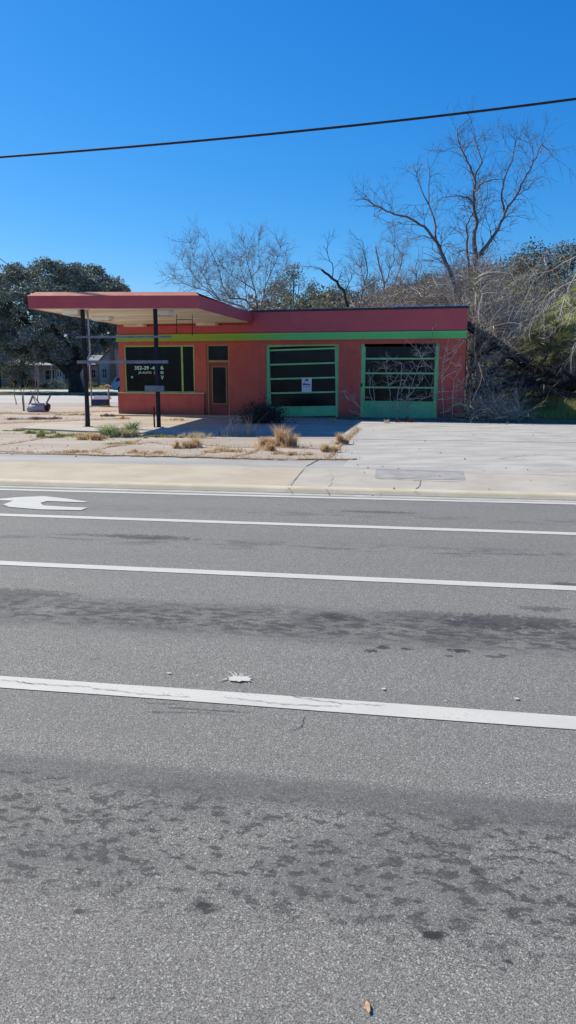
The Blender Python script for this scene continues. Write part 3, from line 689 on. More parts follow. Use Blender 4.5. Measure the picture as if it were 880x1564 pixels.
def bare_tree(name, Y, limb_px, label, bark, twigs_per_m=2.2, tl=(.8, 2.0), depth=2, droop=.02, zvar=.8, group=None, updir=.5, r_scale=.66, nk=3):
    base = atY(*limb_px[0][0][0], Y); root = empty(name, (base.x, Y, hz(Y)), 0, label, 'tree', group); off_ = Vector((base.x, Y, hz(Y)))
    tr = MB(); tw = MB()
    for li, (px, r0, r1) in enumerate(limb_px):
        dy0 = random.uniform(-zvar, zvar); K = len(px)-1
        pts = [atY(u, v, Y)-off_ for (u, v) in px]
        if li:                                                  # spread limbs in depth, keeping their roots in place
            pts = [atY(u, v, Y+dy0*i/max(K, 1)*2)-off_ for i, (u, v) in enumerate(px)]
        P_, R_ = limbs(tr, pts, r0*r_scale, r1*r_scale, 6)
        L = sum((P_[i+1]-P_[i]).length for i in range(len(P_)-1))
        for _ in range(int(L*twigs_per_m*(1 if li else .35))+1):
            i = random.randint(max(1, len(P_)//5), len(P_)-1); d = (P_[i]-P_[i-1]).normalized()
            a = Vector((random.gauss(0, 1), random.gauss(0, 1), random.gauss(0, .7)+updir)); a -= d*a.dot(d)*.6
            twig(tw, P_[i], d*.6+a.normalized()*.8, random.uniform(*tl)*(1.0 if i < len(P_)*.8 else .8), max(R_[i]*.28, .012), depth, droop, nk=nk)
    tr.build('trunk', bark, root); tw.build('twigs', bark, root); return root
def z7(*pts): return [(480+a*.4545, 180+b*.4545) for a, b in pts]
def z8(*pts): return [(220+a*.3864, 340+b*.3864) for a, b in pts]
big = [ (z7((500,1010),(520,850),(545,660),(540,560),(540,500),(540,460)), .30, .20),
        (z7((540,470),(537,400),(548,350),(536,290),(538,240),(540,200),(515,150),(492,100),(480,40)), .17, .03),
        (z7((525,640),(520,510),(513,420),(512,360),(528,330),(545,300)), .12, .03),
        (z7((540,200),(565,150),(548,100),(540,60)), .07, .02), (z7((536,290),(515,268),(480,262),(430,268)), .07, .02),
        (z7((540,245),(570,215),(620,207)), .08, .03), (z7((545,470),(580,430),(620,370),(640,320),(680,260),(705,210),(735,150),(765,90)), .16, .03),
        (z7((765,90),(790,110),(800,130)), .03, .01), (z7((640,320),(630,250),(645,190),(670,120),(678,80)), .08, .02), (z7((735,150),(735,110),(715,75)), .04, .015),
        (z7((680,260),(720,240),(745,200)), .05, .015), (z7((500,120),(520,90),(540,60)), .04, .015), (z7((548,350),(575,300),(560,400)), .03, .012), (z7((620,370),(590,380),(600,430)),.03,.01) ]
bare_tree('bare_tree', 39, big, 'tallest bare tree, its two high forks rising over the right end of the station', M['bark_purple'], 4.2, (.6, 1.9), 2, .05, 1.0, updir=.3, r_scale=.72)
lefty = [ (z7((520,900),(500,700),(470,560),(455,515),(435,470),(410,415)), .20, .13),
        (z7((410,415),(370,365),(330,342),(270,325),(230,305),(190,285),(163,268)), .11, .03), (z7((410,415),(405,350),(385,290),(388,200),(380,120)), .09, .015),
        (z7((385,290),(360,240),(345,200),(335,150)), .05, .015), (z7((410,415),(370,395),(330,407)), .05, .015), (z7((385,290),(350,290),(340,300)), .03, .01), (z7((230,305),(200,330)), .03, .01), (z7((190,285),(165,255)),.03,.01) ]
bare_tree('bare_tree', 38, lefty, 'bare tree leaning left over the station roof with one long low limb', M['bark_purple'], 3.6, (.5, 1.6), 2, .05, .7, updir=.5)
brk = [ (z7((150,900),(130,720),(105,610),(100,580),(60,540),(25,510)), .17, .09), (z7((60,540),(62,490),(45,455),(30,430)), .05, .015), (z7((100,580),(125,540),(120,500)), .04, .012), (z7((130,720),(180,520),(165,420)), .06, .02) ]
bare_tree('bare_tree', 40, brk, 'dark bare tree with a snapped bent top behind the middle of the roof', M['bark_dark'], 2.0, (.5, 1.4), 2, .0, .4)
fan = [ (z8((450,620),(450,420),(445,345),(440,290)), .22, .12), (z8((445,345),(400,305),(340,300),(310,250),(290,170),(240,60)), .11, .02), (z8((450,400),(390,330),(300,305),(230,250),(150,150)), .11, .02),
        (z8((300,305),(250,270),(180,250),(100,215)), .06, .015), (z8((300,305),(240,215),(200,160),(185,80)), .05, .012), (z8((445,300),(425,220),(405,140),(395,80)), .08, .015), (z8((440,270),(390,235),(330,195),(300,160)), .06, .015),
        (z8((460,360),(475,270),(500,200),(540,100)), .09, .015), (z8((470,300),(520,240),(560,190)), .06, .012), (z8((405,305),(400,240),(370,150)), .05, .012), (z8((425,220),(460,160),(450,90)),.04,.01) ]
bare_tree('bare_tree', 47, fan, 'fan-shaped pale bare tree rising beside the canopy corner', M['bark_grey'], 8.0, (.6, 1.7), 2, -.01, 1.6, updir=.4, nk=4)
mid = [ (z7((250,900),(240,700),(235,560),(215,480),(205,430)), .14, .04), (z7((240,640),(290,500),(300,440)), .07, .02), (z7((240,700),(170,560),(150,480)), .07, .02), (z7((235,560),(270,480),(265,420)), .05, .02) ]
bare_tree('bare_tree', 43, mid, 'slender bare tree with upright twigs just left of the leaning tree', M['bark_grey'], 7, (.5, 1.5), 2, 0, 1.2, updir=1.0)
mid2 = [ (z7((420,900),(400,700),(350,600),(340,500)), .12, .03), (z7((400,700),(440,560),(470,500)), .07, .02), (z7((400,760),(320,640),(290,560)), .06, .02)]
bare_tree('bare_tree', 41, mid2, 'twiggy low bare tree behind the right half of the roof', M['bark_grey'], 9, (.5, 1.4), 2, 0, 1.2, updir=1.0)
pale = [ ([(965,640),(955,520),(935,420),(920,370)], .16, .10), ([(935,420),(905,412),(880,428),(853,441),(838,462),(826,478),(812,489),(795,492)], .07, .015), ([(950,500),(915,440),(880,470),(862,495),(840,500)], .06, .012),
         ([(930,400),(900,385),(868,440),(862,456),(857,478)], .06, .015), ([(920,370),(890,384),(850,392),(800,396)], .06, .015), ([(853,441),(835,452),(818,477),(803,500)], .03, .01), ([(890,384),(873,395),(845,412)], .03, .01), ([(905,412),(893,500),(870,545)], .05, .015) ]
bare_tree('bare_tree', 28.5, pale, 'pale bare tree at the right edge with drooping arched branches', M['bark_pale'], 3.0, (.4, 1.2), 1, .08, .8, updir=-.2)

# leafy trees ---------------------------------------------------
def crown(cs, per, size, flat=.2):
    C = []
    for (x, y, z, r, n) in cs:
        k = int(per*n); d = RNG.normal(size=(k, 3)); d /= np.linalg.norm(d, axis=1, keepdims=True)
        rr = r*RNG.uniform(.35, 1.0, (k, 1))**.6; C.append(np.array([x, y, z])+d*rr*np.array([1.15, 1.15, .8]))
    return leaf_quads(np.concatenate(C), size, flat)
def leafy_mesh(h, w, z0, nclump, per, size, mat, seed, shape='round', cr=(.10, .2)):
    rnd = random.Random(seed); cs = []
    while len(cs) < nclump:
        a = rnd.uniform(0, 2*PI); t = rnd.uniform(0, 1); 
        prof = math.sin(PI*min(1, .18+t*.86))**.6 if shape == 'round' else (1-t)**.7*.9+.08
        r = w*.5*prof*math.sqrt(rnd.uniform(.15, 1)); cs.append((r*math.cos(a), r*math.sin(a), z0+(h-z0)*t*.93, w*rnd.uniform(*cr), rnd.uniform(.5, 1.4)))
    return quads_mesh('crown', crown(cs, per, size), mat), cs
def trunk_mesh(h, r, cs, mat, seed):
    rnd = random.Random(seed); m = MB(); st = random.getstate(); random.seed(seed)
    P_, R_ = limbs(m, [Vector((0, 0, -.1)), Vector((.1, 0, h*.3)), Vector((0, .15, h*.55)), Vector((.1, 0, h*.85))], r, r*.25, 8)
    for c in rnd.sample(cs, min(14, len(cs))):
        b0 = P_[rnd.randint(2, len(P_)-3)]; e = Vector(c[:3]); limbs(m, [b0, b0.lerp(e, .5)+Vector((0, 0, -.3)), e], r*.3, .03, 5)
    random.setstate(st)
    me = m.build('trunk', mat); d = me.data; bpy.data.objects.remove(me); return d
def plant_tree(kind, protos, x, y, s, rz, label, group=None, name=None, sz=None):
    cm, tm = protos; root = empty(name or kind, (x, y, hz(y)), rz, label, 'tree', group); root.scale = (s, s, sz or s)
    link('trunk', tm, root); link('crown', cm, root); return root
# the live oak on the left: wide, low drooping skirts
OY = 76; ox = atY(117, 598, OY).x
def oak_clumps():
    cs = []; rnd = random.Random(5)
    outline = [(-95,470),(-80,430),(-50,412),(-15,408),(10,402),(40,396),(70,393),(100,397),(125,399),(150,405),(172,418),(188,432),(196,446)]
    def topv(u):
        for (a, ya), (c, yc) in zip(outline, outline[1:]):
            if a <= u <= c: return ya+(yc-ya)*(u-a)/(c-a)
        return 480
    for _ in range(720):
        u = rnd.uniform(-95, 196); tv = topv(u); low = 563-16*abs(math.sin(u*.06)) if u < 100 else (548-(u-95)*.2)
        if 104 < u < 135: low = 540
        v = rnd.uniform(tv+9, low-4); half = 7.0*math.sqrt(max(.05, 1-((u-50)/160)**2))
        Yy = OY+rnd.uniform(-half, half)*(1 if v > tv+40 else .6)
        p = atY(u, v, Yy); cs.append((p.x-ox, p.y-OY, p.z-hz(OY), rnd.uniform(.5, 1.05), rnd.uniform(.6, 1.4)))
    return cs
ocs = oak_clumps()
oak = empty('live_oak', (ox, OY, hz(OY)), 0, 'huge dark live oak spreading behind the left end of the canopy', 'tree')
link('crown', quads_mesh('crown', crown(ocs, 230, .23, .3), M['leaf_oak']), oak)
m = MB(); B0 = Vector((0, 0, -.1))
limbs(m, [B0, Vector((-.15, 0, 1.2)), Vector((-.1, 0, 2.6)), Vector((.2, .2, 4.6)), Vector((.5, 0, 8))], .85, .35, 10)
limbs(m, [Vector((-.2, 0, 1.6)), Vector((-1.6, -.4, 3.0)), Vector((-4.5, -1, 4.0)), Vector((-8, -1.5, 4.6)), Vector((-11, -2, 5.2))], .55, .12, 8)
limbs(m, [Vector((-.1, 0, 2.4)), Vector((-2.5, .6, 4.6)), Vector((-5.5, 1, 7.5)), Vector((-7.5, 1, 10))], .5, .10, 8)
limbs(m, [Vector((.1, 0, 2.2)), Vector((1.5, -.6, 3.8)), Vector((3.6, -.9, 5.2)), Vector((5, -1, 7))], .5, .10, 8)
limbs(m, [Vector((.2, 0, 3.4)), Vector((-1, -2.5, 6)), Vector((-1.5, -4.5, 8))], .4, .1, 8); limbs(m, [Vector((.1, 0, 3.2)), Vector((.8, 2.5, 6)), Vector((0, 5, 9))], .4, .1, 8)
m.build('trunk', M['bark_dark'], oak)
# prototypes and individual trees beyond
pe1 = leafy_mesh(12, 9, 2.0, 170, 120, .20, M['leaf_ever'], 3); pe1 = (pe1[0], trunk_mesh(12, .30, pe1[1], M['bark_dark'], 3))
pe2 = leafy_mesh(12, 7, 1.5, 140, 120, .19, M['leaf_ever'], 9); pe2 = (pe2[0], trunk_mesh(12, .25, pe2[1], M['bark_dark'], 9))
pp1 = leafy_mesh(8, 3.6, .6, 80, 60, .22, M['leaf_pale'], 4, 'cone'); pp1 = (pp1[0], trunk_mesh(8, .16, pp1[1], M['bark_grey'], 4))
pe3 = leafy_mesh(12, 8, 3.0, 95, 90, .19, M['leaf_oak'], 14, cr=(.07, .14)); pe3 = (pe3[0], trunk_mesh(12, .28, pe3[1], M['bark_dark'], 14))
def put(proto, u, vtop, Y, rz, label, H=12, name='evergreen_tree', group=None, wide=1.):
    p = atY(u, vtop, Y); hgt = p.z-hz(Y); s = hgt/H; r = plant_tree(name, proto, p.x, Y, s*wide, rz, label, group, sz=s); return r
put(pe3, 420, 425, 72, 2.6, 'low evergreen seen through the fan-shaped bare tree', wide=.8)
put(pe1, 518, 432, 78, .6, 'evergreen right of the pale conical tree, behind the snapped tree', wide=.7)
put(pe3, 570, 418, 74, 1.6, 'loose grey-green tree behind the leaning bare tree', wide=.8)
put(pe3, 448, 398, 66, .3, 'grey-green evergreen rising above the roof right of the fan-shaped bare tree', wide=.75)
put(pe3, 478, 425, 70, 1.9, 'smaller grey-green evergreen touching the pale conical tree', wide=.6)
put(pp1, 494, 430, 60, .8, 'pale conical tree between the grey-green evergreens and the snapped tree', 8, 'cypress_tree')
put(pp1, 470, 446, 63, 2.1, 'small pale conical tree low against the roofline', 8, 'cypress_tree')
put(pe2, 540, 440, 75, 1.1, 'low evergreen far behind the snapped bare tree', wide=.8)
put(pe1, 600, 432, 72, 2.2, 'low evergreen behind the leaning bare tree', wide=.8)
put(pe2, 655, 412, 68, .2, 'evergreen showing between the two largest bare trees', wide=.8)
put(pe1, 745, 402, 64, 4.2, 'dusky evergreen just right of the tallest bare tree', wide=.7)
put(pe1, 812, 372, 60, 1.3, 'highest dark evergreen right of the tallest bare tree')
put(pe2, 868, 364, 58, 2.7, 'dark evergreen with its top at the right edge of the picture')
put(pe1, 780, 412, 55, 3.3, 'shorter dark evergreen in front of the highest one', wide=.8)
put(pe2, 845, 420, 50, .9, 'dark green evergreen behind the pale drooping branches', wide=.9)
for i, (x, y, s, r_) in enumerate(((30, 58, 1.0, 1), (38, 52, .9, 2), (45, 64, 1.1, 3), (-48, 88, 1.05, .5), (-60, 84, 1.1, 2.5), (26, 46, .8, 5), (52, 45, .9, 4), (-75, 90, 1.0, 1.5))):
    plant_tree('evergreen_tree', (pe1, pe2)[i % 2], x, y, s, r_, 'dark evergreen of the far tree line outside the frame', 'far tree line')
for i, (u, Y, t) in enumerate(((-10, 96, 470), (30, 98, 500), (160, 128, 520), (205, 125, 505), (250, 120, 490), (120, 130, 500), (300, 110, 500), (350, 100, 510))):
    put(pe3 if i % 2 else pe1, u, t, Y, i*1.3, 'distant evergreen behind the far houses, partly hidden', group='evergreens behind the far houses', wide=1.25)

# thicket right of and behind the station: countless bare stems
def env(u):
    pts = [(500,470),(545,455),(575,440),(600,430),(640,426),(680,412),(720,396),(750,402),(790,415),(880,420),(1000,430)]
    for (a, ya), (c, yc) in zip(pts, pts[1:]):
        if a <= u <= c: return ya+(yc-ya)*(u-a)/(c-a)
    return 440
def blocked(x, y):
    q = LOC((x, y, 0)); return -0.6 < q.x < LEN+.15 and -.5 < q.y < DEP+.4
tk = MB(); nt_ = 0
while nt_ < 8600:
    Y = random.uniform(28.5, 47); u = random.uniform(515, 985) if random.random() < .6 else random.uniform(560, 780); x = atY(u, 500, Y).x
    if blocked(x, Y) or (u < 712 and Y < 37): continue
    edge = 1.0
    if Y < 32.5 and u > 735: continue
    if u > 760 and Y < 36 and random.random() < .1: continue
    if u > 795 and 36 < Y < 42 and random.random() < .65: continue
    zt = atY(u, env(u), Y).z
    if u > 760 and Y < 36: zt = min(zt, 3.4)
    elif u > 745 and Y < 42: zt = min(zt, 4.3)
    z = zt*random.uniform(.02, .95)**.85
    d = Vector((random.gauss(0, .8), random.gauss(0, .5), random.gauss(.55, .5)))
    L = random.uniform(.6, 1.9)*(1.25 if z > 2 else .9); r = random.choice((.007, .009, .012, .017))
    P_ = [Vector((x, Y, z))]; dd = d.normalized(); k = 6; cv = Vector((random.gauss(0, .16), random.gauss(0, .16), random.gauss(-.16, .14)))
    for i in range(k):
        dd = (dd+cv+Vector((random.gauss(0, .12), random.gauss(0, .12), random.gauss(0, .12)))).normalized(); q = P_[-1]+dd*L/k
        if blocked(q.x, q.y): break
        P_.append(q)
    if len(P_) < 4: continue
    tk.tube(P_, [r*(1-.6*i/len(P_)) for i in range(len(P_))], 3, cap=False); nt_ += 1
    if random.random() < .5: twig(tk, P_[2], dd, L*.5, r*.7, 1, .02, nk=2)
# longer upright stems for structure
for _ in range(560):
    Y = random.uniform(30, 44); u = random.uniform(560, 960) if random.random() < .65 else random.uniform(690, 790); x = atY(u, 500, Y).x
    if blocked(x, Y) or (u < 712 and Y < 38): continue
    if u > 745 and Y < 36: continue
    zt = atY(u, env(u), Y).z*random.uniform(.6, 1.08); P_ = [Vector((x, Y, hz(Y)))]
    lean = Vector((random.gauss(0, .25), random.gauss(0, .2), 1)).normalized()
    for i in range(7): lean = (lean+Vector((random.gauss(0, .14), random.gauss(0, .12), .05))).normalized(); P_.append(P_[-1]+lean*zt/7)
    tk.tube(P_, [.038*(1-.12*i) for i in range(8)], 4, cap=False)
    for _ in range(4): twig(tk, random.choice(P_[3:]), lean+Vector((random.gauss(0, .8), random.gauss(0, .6), 0)), random.uniform(.5, 1.5), .013, 1, 0, nk=3)
C = []
while len(C) < 34000:
    Y = random.uniform(34, 48); u = random.uniform(500, 985) if random.random() < .7 else random.uniform(540, 760); x = atY(u, 500, Y).x
    if blocked(x, Y) or (u < 712 and Y < 38): continue
    zt = atY(u, env(u)+4, Y).z; z = zt*random.random()**.7
    if math.sin(x*2.1+z*1.2)+math.sin(z*2.9+Y)+math.sin(Y*1.7+x*.8) < -.1: continue
    if u > 745 and Y < 42 and z > 4: continue
    C.append((x, Y, z+hz(Y)))
tag(link('vine_foliage', quads_mesh('vine_foliage', leaf_quads(np.array(C), .11, .2), M['vine_leaf'])), 'dull brown and olive vine leaves caught in the bare thicket', 'foliage', kind='stuff')
tag(tk.build('thicket', M['twig']), 'tangle of bare grey stems and vines right of and behind the station', 'thicket', kind='stuff')
# leafy undergrowth inside and behind it
C = []
while len(C) < 26000:
    Y = random.uniform(31, 50); u = random.uniform(545, 1010); x = atY(u, 500, Y).x
    if blocked(x, Y) or (u < 712 and Y < 38.5): continue
    if Y < 34 and 745 < u: 
        if random.random() > .15: continue
    if u > 800 and Y < 40 and (random.random() < .6): continue
    zt = atY(u, env(u)+18, Y).z
    if Y < 40 and u > 730: zt = min(zt, 2.6+1.2*math.sin(u*.07)+.8*math.sin(x*2.1+Y))
    z = max(.05, zt*random.random()); 
    if math.sin(x*1.7+Y*.9)+math.sin(z*2.3+x)+math.sin(Y*1.3+z*1.1) < -.2: continue
    C.append((x, Y, z+hz(Y)))
tag(link('undergrowth', quads_mesh('undergrowth', leaf_quads(np.array(C), .16, .2), M['leaf_olive'])), 'olive green leafy undergrowth filling the thicket on the right', 'undergrowth', kind='stuff')
C = []
for _ in range(30000):
    Y = random.uniform(50, 58); u = random.uniform(380, 1060); zt = atY(u, (446 if u < 545 else env(u)+22), Y).z+.4*math.sin(u*.09)
    C.append((atY(u, 500, Y).x, Y, hz(Y)+random.random()*max(zt, 1)))
tag(link('far_undergrowth', quads_mesh('far_undergrowth', leaf_quads(np.array(C), .30, .2), M['leaf_ever'])), 'dark wall of far foliage behind the thicket', 'foliage', kind='stuff')

C = []
for _ in range(16000):
    x = random.uniform(-130, 30); C.append((x, random.uniform(132, 140), -.4+random.random()*(7.4+1.2*math.sin(x*.23)+.8*math.sin(x*.71))))
tag(link('far_woods', quads_mesh('far_woods', leaf_quads(np.array(C), .8, .2), M['leaf_ever'])), 'line of distant woods closing the view behind the far houses', 'woods', kind='stuff')
# fallen trees
def fallen(px, r, label, bark, Y, subs, name='fallen_tree'):
    b0 = atY(*px[0], Y); root = empty(name, (b0.x, Y, 0), 0, label, 'fallen tree'); o_ = Vector((b0.x, Y, 0)); m = MB(); limbs(m, [atY(u, v, Y+dy)-o_ for u, v, dy in [(p[0], p[1], i*.5) for i, p in enumerate(px)]], r[0], r[1], 10, 4, .05)
    m.build('trunk', bark, root); m = MB(); tw = MB()
    for s in subs:
        P_, R_ = limbs(m, [atY(u, v, Y+.3*i)-o_ for i, (u, v) in enumerate(s)], .10, .03, 6, 3, .05)
        for _ in range(34): twig(tw, random.choice(P_), Vector((random.gauss(0, 1), random.gauss(0, .7), random.gauss(.1, .7))), random.uniform(.4, 1.1), .014, 1, .05, nk=3)
    m.build('limb', bark, root); tw.build('twigs', bark, root); return root
fallen([(935,606),(872,590),(820,568),(778,540),(735,512),(705,488)], (.24, .18), 'dark fallen trunk slanting down from the station corner to the right', M['bark_dark'], 30.5,
       [[(830,572),(800,585),(770,575)], [(778,540),(760,560),(735,600),(728,635)], [(820,568),(835,545),(842,515)], [(760,528),(730,545),(712,590)], [(862,592),(850,560),(870,540)], [(735,512),(722,540),(715,620)]])
fallen([(940,572),(880,578),(840,583),(800,587),(760,592),(722,596)], (.18, .12), 'dark log lying level across the bank below the slanting trunk', M['bark_dark'], 29.8,
       [[(860,580),(840,600),(815,606)], [(800,587),(770,575),(745,570)], [(880,578),(850,562),(825,555)], [(760,592),(745,612),(735,638)], [(900,574),(880,600),(860,612)]])
# small tree stump/post beside the shade
m = MB(); m.tube([G(785.5,640)+Vector((0,.0,-.05)), G(785.5,640)+Vector((.0,.02,.8)), G(785.5,640)+Vector((.03,.05,1.05))], [.075,.065,.05], 8)
tag(m.build('stump', M['bark_grey']), 'short grey stump standing at the edge of the shaded grass', 'stump')
# palms
def palm_frond_mesh(L, nleaf=26, fan=False):
    Vq = []
    if fan:
        for k in range(nleaf):
            a = -1.25+2.5*k/(nleaf-1); d = Vector((math.cos(a), math.sin(a), .12+.1*random.random())); st = Vector((L*.45, 0, L*.32)); tip = st+d*L*random.uniform(.5, .65)+Vector((0, 0, -.12*L*random.random()))
            s = Vector((-d.y, d.x, 0))*.018*(L/1.0); mid_ = st.lerp(tip, .5)+Vector((0, 0, .02)); Vq.append([st-s*.3, st+s*.3, mid_+s, mid_-s]); Vq.append([mid_-s, mid_+s, tip+s*.1, tip-s*.1])
        a_, b_ = Vector((0, 0, 0)), Vector((L*.45, 0, L*.32)); s = Vector((0, .012, 0)); Vq.append([a_-s, a_+s, b_+s, b_-s])
    return np.array([[tuple(p) for p in q] for q in Vq])
def palm_fans(nfr, L, up=(.1, 1.2)):
    out = []
    for k in range(nfr):
        Q = palm_frond_mesh(L*random.uniform(.75, 1.2), 22, True); az = random.uniform(0, 2*PI); el = random.uniform(*up)
        R = (Matrix.Rotation(az, 3, 'Z') @ Matrix.Rotation(-(el-.6), 3, 'Y') @ Matrix.Rotation(random.gauss(0, .3), 3, 'X')); out.append(Q @ np.array(R).T)
    return np.concatenate(out)
def palm(u, vtop, vbot, Y, L, nfr, label, trunk=True, up=(-.8, 1.3)):
    t = atY(u, vtop, Y); root = empty('palm' if trunk else 'palmetto', (t.x, Y, hz(Y)), 0, label, 'palm')
    V = palm_fans(nfr, L, up); zc = t.z-hz(Y)-L*.4 if trunk else .05; V = V+np.array([0, 0, zc]); link('fronds', quads_mesh('fronds', V, M['palm']), root)
    m = MB(); m.tube([(0, 0, -.05), (.03, 0, zc*.5), (0, 0, zc+.1)], [.17, .15, .13] if trunk else [.06, .06, .05], 9); m.build('trunk', M['bark_grey'], root); return root
palm(912, 432, 640, 30.5, 1.35, 40, 'cabbage palm with yellow-green fronds at the right edge')
palm(864, 475, 640, 33, 1.1, 26, 'shorter palm partly hidden left of the right-edge palm')
for i, (u, v, Y, L, lb) in enumerate(((752,566,33.5,1.0,'palmetto showing above the level log nearest the station'),(772,556,34.5,1.15,'bright palmetto framed by the slanting trunk and the level log'),(795,625,32,.8,'palmetto below the level log beside the stump'),
        (842,505,33,1.3,'palmetto above the slanting trunk towards the right'),(870,520,32,1.2,'palmetto above the slanting trunk at the right edge'),(812,520,34.5,1.2,'palmetto between the slanting trunk and the bare vines'),(835,548,31.6,.9,'low palmetto tucked under the right-edge branches'),(765,598,32.5,.8,'small palmetto between the level log and the dark ground'))):
    t = atY(u, v, Y); root = empty('palmetto', (t.x, Y, hz(Y)), 0, lb, 'palmetto'); zc = max(.1, t.z-L*.55)
    link('fronds', quads_mesh('fronds', palm_fans(24, L, (-.1, 1.4))+np.array([0, 0, zc]), M['palm']), root)
    m = MB(); m.tube([(0, 0, -.05), (.02, .03, zc)], [.07, .06], 7); m.build('trunk', M['bark_grey'], root)

# bare shrubs and vines in front of the right garage bay
def px_shrub(name, limbs_px, off, label, mat, r0=.014, tw=10, tl=(.15, .5), cat='shrub'):
    b0 = limbs_px[0][0]; s, _ = onfac(b0[0], b0[1], off); root_p = FL(s, off); root = empty(name, root_p, 0, label, cat); m = MB()
    for L in limbs_px:
        pts = []
        for i, (u, v) in enumerate(L):
            s, z = onfac(u, v, off-.05*i*(1 if random.random() < .5 else -1)*.6); pts.append(FL(s, off, max(z, 0))-root_p)
        P_, R_ = limbs(m, pts, r0, .006, 4, 3, .012)
        for _ in range(tw): twig(m, random.choice(P_[1:]), Vector((random.gauss(0, 1), random.gauss(0, .25), random.gauss(.5, .7))), random.uniform(*tl), .006, 1, .02, nk=2, seg=3)
    m.build('branches', mat, root); return root
def z9(*pts): return [(560+a*.1818, 500+b*.1818) for a, b in pts]
px_shrub('bare_shrub', [z9((240,775),(205,640),(185,500),(170,380),(140,300)), z9((185,500),(225,460),(260,400)), z9((170,380),(168,260)), z9((215,690),(240,610))], -.45, 'thin bare shrub in front of the middle of the right garage door', M['twig'])
px_shrub('bare_shrub', [z9((262,780),(262,560),(290,440),(292,300),(230,285)), z9((262,720),(330,610),(380,490),(430,330),(460,270)), z9((330,610),(440,480),(470,440)), z9((290,540),(350,400),(400,330)), z9((460,270),(440,200),(340,110)), z9((430,330),(510,320),(570,360)), z9((460,270),(500,180)), z9((330,600),(470,600),(550,570))], -.5,
         'widest bare shrub arching across the right half of the right garage door', M['twig_front'], tw=12)
px_shrub('bare_shrub', [z9((125,735),(70,660),(30,560),(25,420)), z9((70,660),(60,530),(40,430),(80,500))], -.35, 'small bare shrub at the left corner of the right garage door', M['twig_front'], tw=6)
px_shrub('bare_shrub', [z9((310,780),(350,690)), z9((300,710),(360,665),(500,712),(570,690)), z9((140,730),(240,680),(330,700),(360,665)), z9((270,600),(330,625))], -.55, 'low pale stems bent along the foot of the right garage door', M['bark_pale'], tw=5, tl=(.1, .3))
px_shrub('bare_shrub', [z9((600,760),(590,600),(540,500),(590,240),(560,130),(555,0)), z9((590,240),(450,85)), z9((560,130),(590,210)), z9((555,600),(540,500),(480,400))], -.4, 'tall bare shrub at the right jamb with a tip above the green stripe', M['bark_grey'], tw=7)
px_shrub('wall_vine', [z9((650,760),(640,620),(632,470),(628,410),(650,250),(680,150),(690,90)), z9((628,410),(690,330),(720,250),(770,110)), z9((650,250),(760,180),(820,110)), z9((640,300),(740,240)), z9((632,470),(665,410),(790,350),(800,340)), z9((600,540),(710,540)), z9((590,605),(790,600))], -.12,
         'reddish bare vine climbing the wall between the right bay and the corner', M['twig_red'], .013, 8, (.1, .35), 'vine')
px_shrub('wall_vine', [z9((715,760),(725,600),(735,440),(790,360)), z9((725,660),(790,640),(810,620)), z9((735,500),(800,470)), z9((730,560),(830,490),(870,440)), z9((740,330),(800,320)), z9((715,710),(770,745),(880,740)), z9((620,720),(700,700),(740,650))], -.2,
         'pale bare vine along the station corner next to the thicket', M['twig_red'], .013, 8, (.1, .35), 'vine')
px_shrub('bare_shrub', [[(562,640),(550,622),(538,612),(528,604)], [(548,620),(531,600)], [(562,640),(545,632),(532,626)], [(533,612),(524,598)]], -.3, 'small reddish bare shrub on the pier between the two garage bays', M['twig_red'], tw=6, tl=(.1, .3))
# brush heap beside the corner
m = MB()
for _ in range(420):
    s = random.uniform(13.1, 14.9); o = random.uniform(-1.4, .8); p = FL(s, o, random.uniform(0, .5)+.0)
    twig(m, p, Vector((random.gauss(0, 1), random.gauss(0, .6), random.gauss(.5, .6))), random.uniform(.3, 1.1), .009, 1, .05, nk=2, seg=5)
for _ in range(60):
    p = FL(random.uniform(13.0, 13.6), random.uniform(-.6, 2), random.uniform(.5, 2.6)); twig(m, p, Vector((random.gauss(.5, .7), -.5, random.gauss(.3, .5))), random.uniform(.8, 1.8), .012, 1, .04, nk=2, seg=5)
tag(m.build('brush_heap', M['heap']), 'heap of bare brush piled against the right corner of the station', 'brush', kind='stuff')

